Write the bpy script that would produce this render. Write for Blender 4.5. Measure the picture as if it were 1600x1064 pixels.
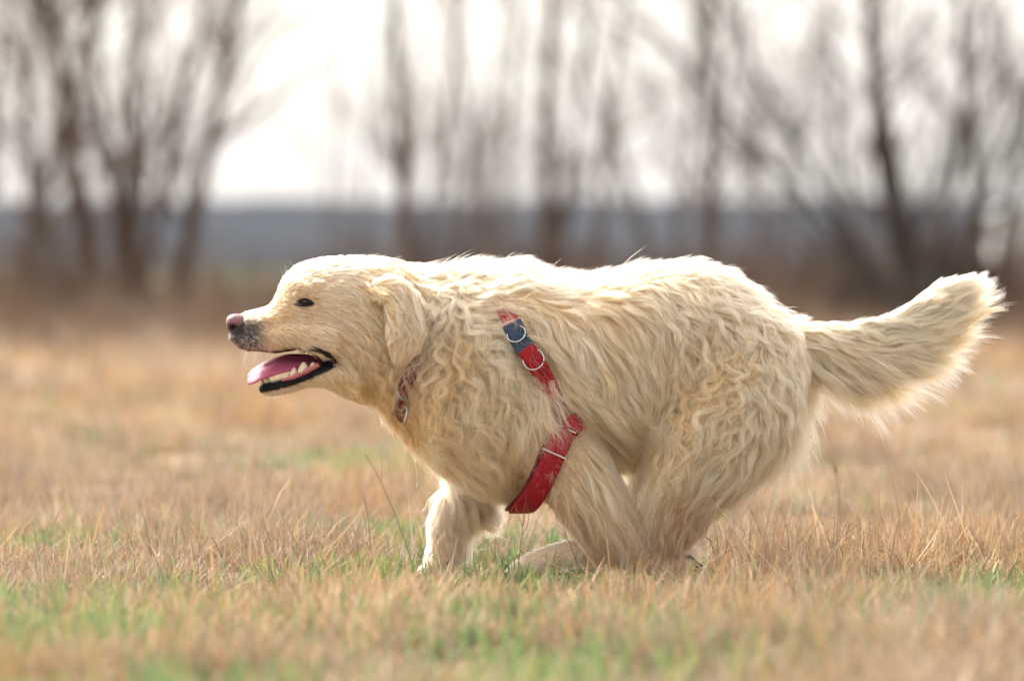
import bpy, bmesh, math, random
import numpy as np
from mathutils import Vector, Matrix
from mathutils.bvhtree import BVHTree
from mathutils.kdtree import KDTree

sc = bpy.context.scene
for o in list(bpy.data.objects):
    bpy.data.objects.remove(o, do_unlink=True)
C = sc.collection
R = math.radians

# ------------------------------------------------------------------ camera, sky, sun, exposure
S = 0.0011            # metres per photograph pixel in the plane of the dog
D = 9.778             # camera distance (200 mm lens)
EYE = 0.528           # camera height
GROUND_V = 905.0      # photograph row where the paws stand
cam_d = bpy.data.cameras.new('camera')
cam_d.lens = 200; cam_d.sensor_width = 36
cam_d.clip_start = 0.1; cam_d.clip_end = 6000
cam_d.dof.use_dof = True
cam_d.dof.focus_distance = D - 0.075
cam_d.dof.aperture_fstop = 3.4
cam = bpy.data.objects.new('camera', cam_d); C.objects.link(cam)
cam.location = (0, -D, EYE)
cam.rotation_euler = (R(90) - math.atan2(EYE - (GROUND_V - 532) * S, D), 0, 0)
sc.camera = cam

SUN_DIR = Vector((-0.44, 0.52, 0.66)).normalized()     # towards the sun: behind the dog, to its front, high
SUN_EL = math.asin(SUN_DIR.z); SUN_AZ = math.atan2(SUN_DIR.x, SUN_DIR.y)
w = bpy.data.worlds.new('World'); sc.world = w; w.use_nodes = True
nt = w.node_tree; nt.nodes.clear()
sky = nt.nodes.new('ShaderNodeTexSky'); sky.sky_type = 'NISHITA'; sky.sun_disc = False
sky.sun_elevation = SUN_EL; sky.sun_rotation = SUN_AZ
sky.air_density = 1.0; sky.dust_density = 6.5; sky.ozone_density = 1.0; sky.altitude = 100
hsv = nt.nodes.new('ShaderNodeHueSaturation'); hsv.inputs['Saturation'].default_value = 0.4
bg = nt.nodes.new('ShaderNodeBackground'); bg.inputs['Strength'].default_value = 0.15
wo = nt.nodes.new('ShaderNodeOutputWorld')
nt.links.new(sky.outputs[0], hsv.inputs['Color']); tint = nt.nodes.new('ShaderNodeMix'); tint.data_type = 'RGBA'; tint.blend_type = 'MULTIPLY'; tint.inputs[0].default_value = 1; tint.inputs[7].default_value = (1.0, 0.968, 0.935, 1)
veil = nt.nodes.new('ShaderNodeMix'); veil.data_type = 'RGBA'; veil.inputs[0].default_value = 0.5; veil.inputs[7].default_value = (2.8, 2.76, 2.72, 1)   # thin even cloud
nt.links.new(hsv.outputs[0], veil.inputs[6]); nt.links.new(veil.outputs[2], tint.inputs[6]); nt.links.new(tint.outputs[2], bg.inputs[0]); nt.links.new(bg.outputs[0], wo.inputs[0])
sun_d = bpy.data.lights.new('sun', 'SUN'); sun_d.energy = 1.2; sun_d.angle = R(8); sun_d.color = (1.0, 0.93, 0.83)
sun = bpy.data.objects.new('sun', sun_d); C.objects.link(sun)
sun.rotation_euler = SUN_DIR.to_track_quat('Z', 'Y').to_euler()
sc.view_settings.view_transform = 'Standard'; sc.view_settings.look = 'None'
sc.view_settings.gamma = 1; sc.view_settings.exposure = 2.0
sc.view_settings.use_curve_mapping = False
sc.render.engine = 'CYCLES'
cy = sc.cycles
cy.use_denoising = True
try:
    cy.denoiser = 'OPENIMAGEDENOISE'
except Exception: pass
cy.max_bounces = 10; cy.diffuse_bounces = 4; cy.glossy_bounces = 4; cy.transmission_bounces = 10; cy.transparent_max_bounces = 8; cy.volume_bounces = 1
cy.caustics_reflective = False; cy.caustics_refractive = False
cy.sample_clamp_indirect = 8
sc.cycles_curves.shape = 'RIBBONS'; sc.cycles_curves.subdivisions = 2

# ------------------------------------------------------------------ helpers
rng = np.random.default_rng(7)
random.seed(7)

def _hash(ix, iy, k):
    n = np.sin(ix * 127.1 + iy * 311.7 + k * 74.7) * 43758.5453
    return n - np.floor(n)
def vnoise(x, y, k=0):
    x = np.asarray(x, float); y = np.asarray(y, float)
    ix = np.floor(x); iy = np.floor(y); fx = x - ix; fy = y - iy
    fx = fx * fx * (3 - 2 * fx); fy = fy * fy * (3 - 2 * fy)
    a = _hash(ix, iy, k); b = _hash(ix + 1, iy, k); c = _hash(ix, iy + 1, k); d = _hash(ix + 1, iy + 1, k)
    return (a * (1 - fx) + b * fx) * (1 - fy) + (c * (1 - fx) + d * fx) * fy
def fbm(x, y, k=0, oct=3):
    s = 0; a = 0.5; t = 0
    for i in range(oct):
        s = s + a * vnoise(x * 2 ** i, y * 2 ** i, k + i * 13); t += a; a *= 0.5
    return s / t

def norm(a):
    return a / np.maximum(np.linalg.norm(a, axis=-1, keepdims=True), 1e-9)

def tag(o, label=None, cat=None, group=None, kind=None):
    if label: o['label'] = label
    if cat: o['category'] = cat
    if group: o['group'] = group
    if kind: o['kind'] = kind
    return o
def empty(name, loc):
    o = bpy.data.objects.new(name, None); C.objects.link(o); o.location = loc; o.empty_display_size = 0.1
    return o
def mesh_obj(name, V, F, mat=None, parent=None, smooth=True, cols=None, off=None):
    V = np.asarray(V, float)
    if off is not None: V = V - np.asarray(off)
    me = bpy.data.meshes.new(name)
    me.from_pydata(V.tolist(), [], [list(f) for f in F] if not isinstance(F, np.ndarray) else F.tolist())
    if smooth: me.polygons.foreach_set('use_smooth', [True] * len(me.polygons))
    if cols is not None:
        a = me.color_attributes.new('tint', 'FLOAT_COLOR', 'POINT')
        cc = np.ones((len(V), 4), np.float32); cc[:, :3] = cols
        a.data.foreach_set('color', cc.ravel())
    me.update()
    o = bpy.data.objects.new(name, me); C.objects.link(o)
    if mat: me.materials.append(mat)
    if parent: o.parent = parent
    return o

def fast_mesh(name, V, tris, mat=None, cols=None, smooth=True):
    """numpy -> triangle mesh without python lists"""
    me = bpy.data.meshes.new(name)
    nv, nf = len(V), len(tris)
    me.vertices.add(nv); me.vertices.foreach_set('co', np.asarray(V, np.float32).ravel())
    me.loops.add(nf * 3); me.loops.foreach_set('vertex_index', np.asarray(tris, np.int32).ravel())
    me.polygons.add(nf); me.polygons.foreach_set('loop_start', np.arange(0, nf * 3, 3, dtype=np.int32))
    try: me.polygons.foreach_set('loop_total', np.full(nf, 3, np.int32))
    except Exception: pass
    if smooth: me.polygons.foreach_set('use_smooth', np.ones(nf, bool))
    if cols is not None:
        a = me.color_attributes.new('tint', 'FLOAT_COLOR', 'POINT')
        cc = np.ones((nv, 4), np.float32); cc[:, :3] = cols
        a.data.foreach_set('color', cc.ravel())
    me.update(calc_edges=True); me.validate()
    o = bpy.data.objects.new(name, me); C.objects.link(o)
    if mat: me.materials.append(mat)
    return o

# ------------------------------------------------------------------ materials
def new_mat(name):
    m = bpy.data.materials.new(name); m.use_nodes = True
    n = m.node_tree; n.nodes.clear()
    out = n.nodes.new('ShaderNodeOutputMaterial')
    return m, n, out
def simple_mat(name, col, rough=0.6, spec=0.5, noise=0.0, scale=60, bump=0.0, metal=0.0, coat=0.0, sss=0.0):
    m, n, out = new_mat(name)
    b = n.nodes.new('ShaderNodeBsdfPrincipled'); n.links.new(b.outputs[0], out.inputs[0])
    b.inputs['Roughness'].default_value = rough; b.inputs['Metallic'].default_value = metal
    b.inputs['Specular IOR Level'].default_value = spec
    b.inputs['Coat Weight'].default_value = coat
    if sss:
        b.inputs['Subsurface Weight'].default_value = sss; b.inputs['Subsurface Radius'].default_value = (0.004, 0.0015, 0.001)
    b.inputs['Base Color'].default_value = (*col, 1)
    if noise or bump:
        tc = n.nodes.new('ShaderNodeTexCoord'); nz = n.nodes.new('ShaderNodeTexNoise'); nz.inputs['Scale'].default_value = scale; nz.inputs['Detail'].default_value = 5
        n.links.new(tc.outputs['Object'], nz.inputs['Vector'])
        if noise:
            mr = n.nodes.new('ShaderNodeMapRange'); mr.inputs['To Min'].default_value = 1 - noise; mr.inputs['To Max'].default_value = 1 + noise
            mr.inputs['From Min'].default_value = 0.25; mr.inputs['From Max'].default_value = 0.75
            mx = n.nodes.new('ShaderNodeMix'); mx.data_type = 'RGBA'; mx.blend_type = 'MULTIPLY'; mx.inputs[0].default_value = 1
            mx.inputs[6].default_value = (*col, 1)
            n.links.new(nz.outputs['Fac'], mr.inputs['Value']); n.links.new(mr.outputs[0], mx.inputs[7]); n.links.new(mx.outputs[2], b.inputs['Base Color'])
        if bump:
            bp = n.nodes.new('ShaderNodeBump'); bp.inputs['Strength'].default_value = bump; bp.inputs['Distance'].default_value = 0.002
            n.links.new(nz.outputs['Fac'], bp.inputs['Height']); n.links.new(bp.outputs[0], b.inputs['Normal'])
    return m
def blade_mat(name, transl=0.4):
    m, n, out = new_mat(name)
    at = n.nodes.new('ShaderNodeAttribute'); at.attribute_name = 'tint'
    df = n.nodes.new('ShaderNodeBsdfDiffuse'); tr = n.nodes.new('ShaderNodeBsdfTranslucent'); mx = n.nodes.new('ShaderNodeMixShader')
    gl = n.nodes.new('ShaderNodeBsdfGlossy'); gl.inputs['Roughness'].default_value = 0.5; m2 = n.nodes.new('ShaderNodeMixShader'); m2.inputs[0].default_value = 0.04
    mx.inputs[0].default_value = transl
    n.links.new(at.outputs['Color'], df.inputs[0]); n.links.new(at.outputs['Color'], tr.inputs[0])
    n.links.new(df.outputs[0], mx.inputs[1]); n.links.new(tr.outputs[0], mx.inputs[2])
    n.links.new(mx.outputs[0], m2.inputs[1]); n.links.new(gl.outputs[0], m2.inputs[2]); n.links.new(m2.outputs[0], out.inputs[0])
    return m

# ------------------------------------------------------------------ the ground, hill and haze
def gh(x, y):
    x = np.asarray(x, float); y = np.asarray(y, float)
    r = np.sqrt((x - 0.1) ** 2 * 0.6 + y ** 2)
    k = np.clip((r - 0.5) / 1.2, 0, 1)
    near = np.clip(1 - np.abs(y) / 90, 0, 1)
    return k * near * (0.09 * (fbm(x * 0.9 + 3, y * 0.5, 5) - 0.5) + 0.05 * (vnoise(x * 3.1, y * 1.7, 9) - 0.5))

m, n, out = new_mat('meadow_soil')
b = n.nodes.new('ShaderNodeBsdfPrincipled'); b.inputs['Roughness'].default_value = 0.95; b.inputs['Specular IOR Level'].default_value = 0.1
tc = n.nodes.new('ShaderNodeTexCoord')
nz = n.nodes.new('ShaderNodeTexNoise'); nz.inputs['Scale'].default_value = 1.3; nz.inputs['Detail'].default_value = 8; nz.inputs['Roughness'].default_value = 0.7
n2 = n.nodes.new('ShaderNodeTexNoise'); n2.inputs['Scale'].default_value = 0.05; n2.inputs['Detail'].default_value = 3
cr = n.nodes.new('ShaderNodeValToRGB'); cr.color_ramp.elements[0].position = 0.3; cr.color_ramp.elements[0].color = (0.11, 0.078, 0.048, 1)
cr.color_ramp.elements[1].position = 0.7; cr.color_ramp.elements[1].color = (0.30, 0.215, 0.135, 1)
sep = n.nodes.new('ShaderNodeSeparateXYZ')
mr = n.nodes.new('ShaderNodeMapRange'); mr.inputs['From Min'].default_value = 75; mr.inputs['From Max'].default_value = 130
ml = n.nodes.new('ShaderNodeMath'); ml.operation = 'MULTIPLY'
m3 = n.nodes.new('ShaderNodeMapRange'); m3.inputs['From Min'].default_value = 0.35; m3.inputs['From Max'].default_value = 0.6; m3.inputs['To Min'].default_value = 0.35
mx = n.nodes.new('ShaderNodeMix'); mx.data_type = 'RGBA'; mx.inputs[7].default_value = (0.10, 0.16, 0.055, 1)
n.links.new(tc.outputs['Object'], nz.inputs['Vector']); n.links.new(tc.outputs['Object'], n2.inputs['Vector']); n.links.new(tc.outputs['Object'], sep.inputs[0])
n.links.new(nz.outputs['Fac'], cr.inputs[0]); n.links.new(sep.outputs[1], mr.inputs['Value']); n.links.new(n2.outputs['Fac'], m3.inputs['Value'])
n.links.new(mr.outputs[0], ml.inputs[0]); n.links.new(m3.outputs[0], ml.inputs[1]); n.links.new(ml.outputs[0], mx.inputs[0]); n.links.new(cr.outputs[0], mx.inputs[6])
litter = n.nodes.new('ShaderNodeMapRange'); litter.inputs['From Min'].default_value = 22; litter.inputs['From Max'].default_value = 44
litend = n.nodes.new('ShaderNodeMapRange'); litend.inputs['From Min'].default_value = 78; litend.inputs['From Max'].default_value = 66
lm = n.nodes.new('ShaderNodeMath'); lm.operation = 'MULTIPLY'; lmx = n.nodes.new('ShaderNodeMix'); lmx.data_type = 'RGBA'
n.links.new(sep.outputs[1], litter.inputs['Value']); n.links.new(sep.outputs[1], litend.inputs['Value']); n.links.new(litter.outputs[0], lm.inputs[0]); n.links.new(litend.outputs[0], lm.inputs[1])
lcr = n.nodes.new('ShaderNodeValToRGB'); lcr.color_ramp.elements[0].color = (0.075, 0.050, 0.034, 1); lcr.color_ramp.elements[1].color = (0.17, 0.118, 0.078, 1)   # dead leaves under the trees
n.links.new(nz.outputs['Fac'], lcr.inputs[0]); n.links.new(lm.outputs[0], lmx.inputs[0]); n.links.new(mx.outputs[2], lmx.inputs[6]); n.links.new(lcr.outputs[0], lmx.inputs[7])
n.links.new(lmx.outputs[2], b.inputs['Base Color']); n.links.new(b.outputs[0], out.inputs[0])
M_SOIL = m

xs = np.concatenate([np.linspace(-900, -12, 20)[:-1], np.linspace(-12, -2.2, 40)[:-1], np.linspace(-2.2, 2.2, 90), np.linspace(2.2, 12, 40)[1:], np.linspace(12, 900, 20)[1:]])
ys = np.concatenate([np.linspace(-60, -11, 12)[:-1], np.linspace(-11, 8, 260)[:-1], np.linspace(8, 60, 140)[:-1], np.linspace(60, 1700, 40)])
X, Y = np.meshgrid(xs, ys); Z = gh(X, Y)
nx, ny = len(xs), len(ys)
idx = np.arange(nx * ny).reshape(ny, nx)
q = np.stack([idx[:-1, :-1], idx[:-1, 1:], idx[1:, 1:], idx[1:, :-1]], -1).reshape(-1, 4)
tris = np.concatenate([q[:, [0, 1, 2]], q[:, [0, 2, 3]]])
tag(fast_mesh('ground', np.stack([X, Y, Z], -1).reshape(-1, 3), tris, M_SOIL), 'dry autumn meadow floor running from the dog to the far treeline', kind='structure')

# the wooded ridge on the horizon
m, n, out = new_mat('bare_woodland')
b = n.nodes.new('ShaderNodeBsdfPrincipled'); b.inputs['Roughness'].default_value = 1; b.inputs['Specular IOR Level'].default_value = 0
tc = n.nodes.new('ShaderNodeTexCoord'); nz = n.nodes.new('ShaderNodeTexNoise'); nz.inputs['Scale'].default_value = 0.06; nz.inputs['Detail'].default_value = 6
cr = n.nodes.new('ShaderNodeValToRGB'); cr.color_ramp.elements[0].color = (0.026, 0.028, 0.036, 1); cr.color_ramp.elements[1].color = (0.046, 0.045, 0.052, 1)  # bluish ramp paints some distance haze into the woodland colour
n.links.new(tc.outputs['Object'], nz.inputs['Vector']); n.links.new(nz.outputs['Fac'], cr.inputs[0]); n.links.new(cr.outputs[0], b.inputs['Base Color']); n.links.new(b.outputs[0], out.inputs[0])
hx = np.linspace(-880, 880, 300); hy = np.linspace(0, 1, 14)
HX, HT = np.meshgrid(hx, hy)
prof = np.sin(np.clip(HT, 0, 1) * math.pi) ** 0.5
top = 17.6 + 2.0 * (fbm(HX / 160, HX * 0 + 2, 3) - 0.5) + 1.8 * (vnoise(HX / 6, HT * 9, 4) - 0.5)
HZ = prof * top - 0.3
HY = 1180 + HT * 240 + 14 * (vnoise(HX / 40, HT * 3, 8) - 0.5)
idx = np.arange(HX.size).reshape(HX.shape)
q = np.stack([idx[:-1, :-1], idx[:-1, 1:], idx[1:, 1:], idx[1:, :-1]], -1).reshape(-1, 4)
tag(fast_mesh('hill', np.stack([HX, HY, HZ], -1).reshape(-1, 3), np.concatenate([q[:, [0, 1, 2]], q[:, [0, 2, 3]]]), m), 'low wooded ridge fading blue on the horizon', kind='structure')

def haze_box():
    m, n, out = new_mat('thin_haze')
    pv = n.nodes.new('ShaderNodeVolumePrincipled'); pv.inputs['Color'].default_value = (0.70, 0.82, 1.0, 1)
    pv.inputs['Density'].default_value = HAZE; pv.inputs['Anisotropy'].default_value = 0.2
    n.links.new(pv.outputs[0], out.inputs['Volume'])
    bm = bmesh.new(); bmesh.ops.create_cube(bm, size=1)
    me = bpy.data.meshes.new('haze')
    bm.to_mesh(me); bm.free()
    o = bpy.data.objects.new('haze', me); C.objects.link(o)
    o.scale = (1840, 1800, 19.5); o.location = (0, 820, 8.6)
    me.materials.append(m); tag(o, 'thin pale haze lying over the whole meadow', kind='stuff')
HAZE = 0.00006
haze_box()
# ------------------------------------------------------------------ bare trees, shrubs, shed
def bark_mat(name, a, b_):
    m, n, out = new_mat(name)
    b = n.nodes.new('ShaderNodeBsdfPrincipled'); b.inputs['Roughness'].default_value = 0.9; b.inputs['Specular IOR Level'].default_value = 0.2
    tc = n.nodes.new('ShaderNodeTexCoord'); mp = n.nodes.new('ShaderNodeMapping'); mp.inputs['Scale'].default_value = (14, 14, 3)
    nz = n.nodes.new('ShaderNodeTexNoise'); nz.inputs['Scale'].default_value = 1.5; nz.inputs['Detail'].default_value = 6
    cr = n.nodes.new('ShaderNodeValToRGB'); cr.color_ramp.elements[0].color = (*a, 1); cr.color_ramp.elements[1].color = (*b_, 1)
    cr.color_ramp.elements[0].position = 0.3; cr.color_ramp.elements[1].position = 0.7
    bp = n.nodes.new('ShaderNodeBump'); bp.inputs['Strength'].default_value = 0.6; bp.inputs['Distance'].default_value = 0.02
    n.links.new(tc.outputs['Object'], mp.inputs[0]); n.links.new(mp.outputs[0], nz.inputs['Vector']); n.links.new(nz.outputs['Fac'], cr.inputs[0])
    n.links.new(nz.outputs['Fac'], bp.inputs['Height']); n.links.new(bp.outputs[0], b.inputs['Normal'])
    n.links.new(cr.outputs[0], b.inputs['Base Color']); n.links.new(b.outputs[0], out.inputs[0])
    return m
M_BARK = bark_mat('brown_bark', (0.052, 0.029, 0.017), (0.115, 0.068, 0.040))
M_DARKBARK = bark_mat('dark_bark', (0.036, 0.028, 0.023), (0.10, 0.08, 0.066))
M_GREYBARK = bark_mat('grey_bark', (0.066, 0.046, 0.034), (0.15, 0.11, 0.085))
M_TWIG = bark_mat('brown_twigs', (0.070, 0.045, 0.031), (0.16, 0.11, 0.078))
M_REDTWIG = bark_mat('reddish_twigs', (0.085, 0.045, 0.033), (0.20, 0.115, 0.08))

class Tubes:
    def __init__(s): s.V = []; s.F = []; s.n = 0
    def add(s, pts, rad, sides=6):
        pts = np.asarray(pts, float); rad = np.asarray(rad, float); k = len(pts)
        t = np.gradient(pts, axis=0); t = norm(t)
        a = np.where(np.abs(t[:, [2]]) > 0.9, np.array([[1., 0, 0]]), np.array([[0, 0, 1.]]))
        u = norm(np.cross(t, a)); v = np.cross(t, u)
        th = np.linspace(0, 2 * math.pi, sides, endpoint=False)
        P = pts[:, None] + rad[:, None, None] * (np.cos(th)[None, :, None] * u[:, None] + np.sin(th)[None, :, None] * v[:, None])
        s.V.append(P.reshape(-1, 3))
        i = np.arange(k - 1)[:, None] * sides; j = np.arange(sides)[None]; j2 = (j + 1) % sides
        q = np.stack([i + j, i + j2, i + sides + j2, i + sides + j], -1).reshape(-1, 4) + s.n
        s.F.append(q); s.n += k * sides
        s.F_cap = None
    def build(s, name, mat, parent, off):
        V = np.concatenate(s.V) - np.asarray(off); q = np.concatenate(s.F)
        o = fast_mesh(name, V, np.concatenate([q[:, [0, 1, 2]], q[:, [0, 2, 3]]]), mat)
        if parent: o.parent = parent
        return o

def wander(r, p, d, L, k, wob, up):
    pts = [np.array(p, float)]; d = np.array(d, float)
    for i in range(k):
        d = d + r.normal(0, wob, 3) + np.array([0, 0, up]); d /= np.linalg.norm(d)
        pts.append(pts[-1] + d * L / k)
    return np.array(pts), d

def twigs(tb, r, p, d, L, rad, depth, spread=0.6, up=0.05, nchild=5, sides=4):
    pts, _ = wander(r, p, d, L, 5, 0.12, up)
    tb.add(pts, np.linspace(rad, rad * 0.35, 6), sides)
    if depth == 0: return
    for c in range(nchild):
        f = r.uniform(0.2, 0.98); i = min(int(f * 5), 4); q = pts[i] + (pts[i + 1] - pts[i]) * (f * 5 - i)
        dd = norm(pts[i + 1] - pts[i]) + r.normal(0, spread, 3); dd /= np.linalg.norm(dd)
        twigs(tb, r, q, dd, L * r.uniform(0.35, 0.6), rad * 0.45, depth - 1, spread, up, max(3, nchild - 1), 3)

PXM = 36.0 / (200 * 1600)      # metres per photograph pixel per metre of distance
def at(u, dist): return np.array([(u - 800) * PXM * dist, dist - D, 0.0])

def tree(label, u, dist, stems, mat, twigmat, seed, name='bare_tree', ntw=24, tw_len=1.0, group='bare trees behind the meadow', spread=0.5):
    """stems: (du at foot, lean x per metre, lean y, height, diameter in px)"""
    r = np.random.default_rng(seed)
    base = at(u, dist); base[2] = float(gh(base[0], base[1])) - 0.03
    root = empty(name, base); tag(root, label, 'tree', group)
    crown = Tubes()
    for (du, lx, ly, h, dia) in stems:
        rad = 1.1 * dia * PXM * dist / 2
        p = base + np.array([du * PXM * dist, r.normal(0, 0.05), 0])
        pts, d = wander(r, p, norm(np.array([lx, ly, 1.0])), h, 12, 0.035, 0.0)
        tb = Tubes(); rr = rad * np.linspace(1, 0.3, 13); rr[0] *= 1.35; rr[1] *= 1.08
        tb.add(pts, rr, 10); tb.build('trunk', mat, root, base)
        for c in range(ntw):
            f = r.uniform(0.12, 0.97); i = min(int(f * 12), 11); q = pts[i] + (pts[i + 1] - pts[i]) * (f * 12 - i)
            t = norm(pts[i + 1] - pts[i]); side = r.normal(0, 1, 3); side[2] *= 0.3; side = norm(side)
            dd = norm(t * 0.75 + side * 0.75)
            twigs(crown, r, q, dd, tw_len * r.uniform(0.5, 1.15) * h * 0.26, max(rr[i] * 0.34, 0.004), 2, spread, 0.06, 4)
    crown.build('crown', twigmat, root, base)['kind'] = 'stuff'
    return root

B, G_, K = M_BARK, M_GREYBARK, M_DARKBARK
tree('stout bare tree with several brown stems rising from one foot, tallest of the clump', 178, 52, [(-16, -0.06, 0, 6.2, 30), (14, 0.05, 0.05, 6.0, 26), (2, 0.0, 0.1, 5.5, 17), (26, 0.12, -.1, 4.8, 10)], B, M_TWIG, 3)
tree('single brown trunk leaning strongly over to one side above its own bare foot', 262, 52, [(0, 0.265, 0.05, 6.6, 27)], B, M_TWIG, 4)
tree('thin brown trunk slanting close beside the stout clump of stems', 213, 53, [(0, 0.22, 0, 5.2, 17)], B, M_TWIG, 5)
tree('slender pair of dim stems at the meadow edge with dense twiggy sides', 28, 54, [(-6, 0.11, 0, 5.6, 20), (6, 0.02, 0.1, 5.2, 14)], G_, M_TWIG, 6, ntw=20)
tree('grey sapling tilting away from the stout brown clump', 118, 57, [(0, -0.16, 0, 4.8, 15), (12, -0.05, 0, 4.2, 9)], G_, M_TWIG, 8)
tree('thin bare sapling at the outer edge of the row', -40, 54, [(0, 0.06, 0, 5.4, 18)], G_, M_TWIG, 9, ntw=20)
tree('short forked trunk standing above the dog\'s ear', 648, 58, [(-4, -0.03, 0, 5.6, 27), (8, 0.05, 0, 5.0, 14)], B, M_TWIG, 10, ntw=13)
tree('pale thin sapling nearly lost in the bright sky', 560, 84, [(0, 0.02, 0, 7.5, 8)], G_, M_TWIG, 11, ntw=8)
tree('pale slim stem standing beside the forked trunk', 505, 90, [(0, 0.0, 0, 7.0, 6), (22, 0.03, 0, 6.5, 5)], G_, M_TWIG, 12, ntw=6)
tree('slim grey stem bending over the dog\'s neck between two brown trunks', 790, 60, [(0, -0.14, 0, 5.4, 14), (-6, -0.02, 0, 5, 9)], G_, M_TWIG, 13)
tree('thin grey pole tree with a weak fork behind the dog\'s neck', 735, 66, [(0, -0.1, 0, 6, 10), (6, 0.02, 0, 6, 9)], G_, M_TWIG, 14, ntw=9)
tree('upright brown trunk standing over the dog\'s shoulders', 862, 56, [(0, -0.02, 0, 6.4, 27), (8, 0.05, 0.1, 5.6, 13)], B, M_TWIG, 15, ntw=14)
tree('narrow grey sapling next to the upright brown trunk', 930, 62, [(0, 0.0, 0, 6.4, 14)], G_, M_TWIG, 16, ntw=12)
tree('thin tree splitting into a wide V over the dog\'s back', 1035, 60, [(0, -0.16, 0, 5.2, 13), (4, 0.18, 0, 5.2, 13)], G_, M_TWIG, 17, ntw=13)
tree('straight dark pole tree beside the V shaped one', 1106, 57, [(0, 0.0, 0, 6.8, 20), (6, 0.09, 0, 5.8, 10)], G_, M_TWIG, 18, ntw=15)
tree('faint bare sapling over the dog\'s rump', 1190, 66, [(0, -0.07, 0, 6.6, 11), (5, 0.1, 0, 6.0, 8)], G_, M_TWIG, 19, ntw=13)
tree('dark spreading tree whose many stems fan out above the dog\'s tail', 1438, 47, [(-4, -0.86, 0, 4.6, 12), (-6, -0.58, 0.1, 4.6, 15), (0, -0.30, 0, 5.0, 22), (4, -0.07, 0, 5.2, 27), (6, 0.16, 0.1, 4.6, 18), (8, 0.42, 0, 4.2, 13)], K, M_DARKBARK, 20, ntw=24)
tree('crooked dark tree beside the spreading one, near the white shed', 1540, 50, [(0, -0.12, 0, 5.2, 20), (8, 0.10, 0, 5.0, 17), (4, 0.32, 0.1, 4.2, 11)], K, M_DARKBARK, 21, ntw=18)
tree('thin dim sapling outside the white shed', 1690, 52, [(0, -0.1, 0, 5.2, 14), (0, -0.25, 0, 4.6, 10)], G_, M_TWIG, 22, ntw=12)
tree('slender stem leaning in behind the spreading tree', 1330, 64, [(0, -0.12, 0, 6.2, 12), (4, 0.08, 0, 5.6, 8)], G_, M_TWIG, 23, ntw=13)

def shrub(label, u, dist, h, wid, nst, mat, seed):
    r = np.random.default_rng(seed)
    base = at(u, dist); base[2] = float(gh(base[0], base[1])) - 0.03
    root = empty('bare_shrub', base); tag(root, label, 'shrub', 'leafless shrubs along the meadow edge')
    st = Tubes(); tw = Tubes()
    for k in range(nst):
        p = base + np.array([r.normal(0, wid * 0.3), r.normal(0, wid * 0.3), 0])
        d = norm(np.array([r.normal(0, 0.35), r.normal(0, 0.35), 1.0]))
        L = h * r.uniform(0.6, 1.1)
        pts, _ = wander(r, p, d, L, 6, 0.1, 0.03)
        st.add(pts, np.linspace(0.012, 0.004, 7), 4)
        for c in range(5):
            f = r.uniform(0.15, 0.95); i = min(int(f * 6), 5); q = pts[i]
            twigs(tw, r, q, norm(norm(pts[i + 1] - pts[i]) + r.normal(0, 0.6, 3)), L * 0.45, 0.006, 1, 0.6, 0.02, 5, 3)
    st.build('stems', mat, root, base)['kind'] = 'stuff'; tw.build('twigs', mat, root, base)['kind'] = 'stuff'
SH = [
 ('low brown shrub between the dim paired stems and the grey sapling', 70, 53, 0.75, 1.2, 26, M_TWIG),
 ('dark brown shrub tangled round the foot of the stout stemmed tree', 150, 50, 0.8, 1.1, 30, M_TWIG),
 ('sparse brown shrub at the foot of the leaning trunk', 300, 56, 0.55, 1.0, 16, M_TWIG),
 ('low reddish shrub standing just beyond the dog\'s nose', 385, 58, 0.62, 1.1, 18, M_REDTWIG),
 ('bluish brown shrub above the dog\'s muzzle', 470, 62, 0.7, 1.2, 14, M_TWIG),
 ('brown shrub behind the dog\'s head, by the forked trunk', 600, 60, 0.95, 1.3, 22, M_TWIG),
 ('thick brown shrub behind the dog\'s neck', 700, 57, 0.95, 1.4, 30, M_TWIG),
 ('brown shrub between the slim bending stem and the upright trunk', 815, 55, 0.95, 1.2, 30, M_TWIG),
 ('wide brown shrub behind the dog\'s shoulders', 905, 55, 0.9, 1.4, 30, M_TWIG),
 ('reddish shrub over the middle of the dog\'s back', 985, 54, 0.85, 1.3, 30, M_REDTWIG),
 ('brown shrub at the foot of the straight dark pole tree', 1080, 54, 0.85, 1.3, 30, M_TWIG),
 ('rusty red shrub over the dog\'s rump', 1165, 52, 0.85, 1.2, 30, M_REDTWIG),
 ('brown shrub behind the root of the dog\'s tail', 1255, 52, 0.9, 1.3, 32, M_TWIG),
 ('tall brown shrub in front of the slender leaning stem', 1340, 50, 0.95, 1.3, 34, M_TWIG),
 ('dark shrub filling the foot of the spreading tree', 1430, 46, 0.9, 1.2, 34, M_DARKBARK),
 ('reddish brown shrub behind the tip of the dog\'s tail', 1510, 48, 0.95, 1.1, 34, M_REDTWIG),
 ('brown shrub in front of the white shed', 1600, 48, 1.0, 1.3, 34, M_REDTWIG),
 ('low brown shrub at the outer foot of the dim paired stems', -10, 52, 0.8, 1.2, 28, M_TWIG),
]
for k, a in enumerate(SH): shrub(*a, 100 + k)

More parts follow.
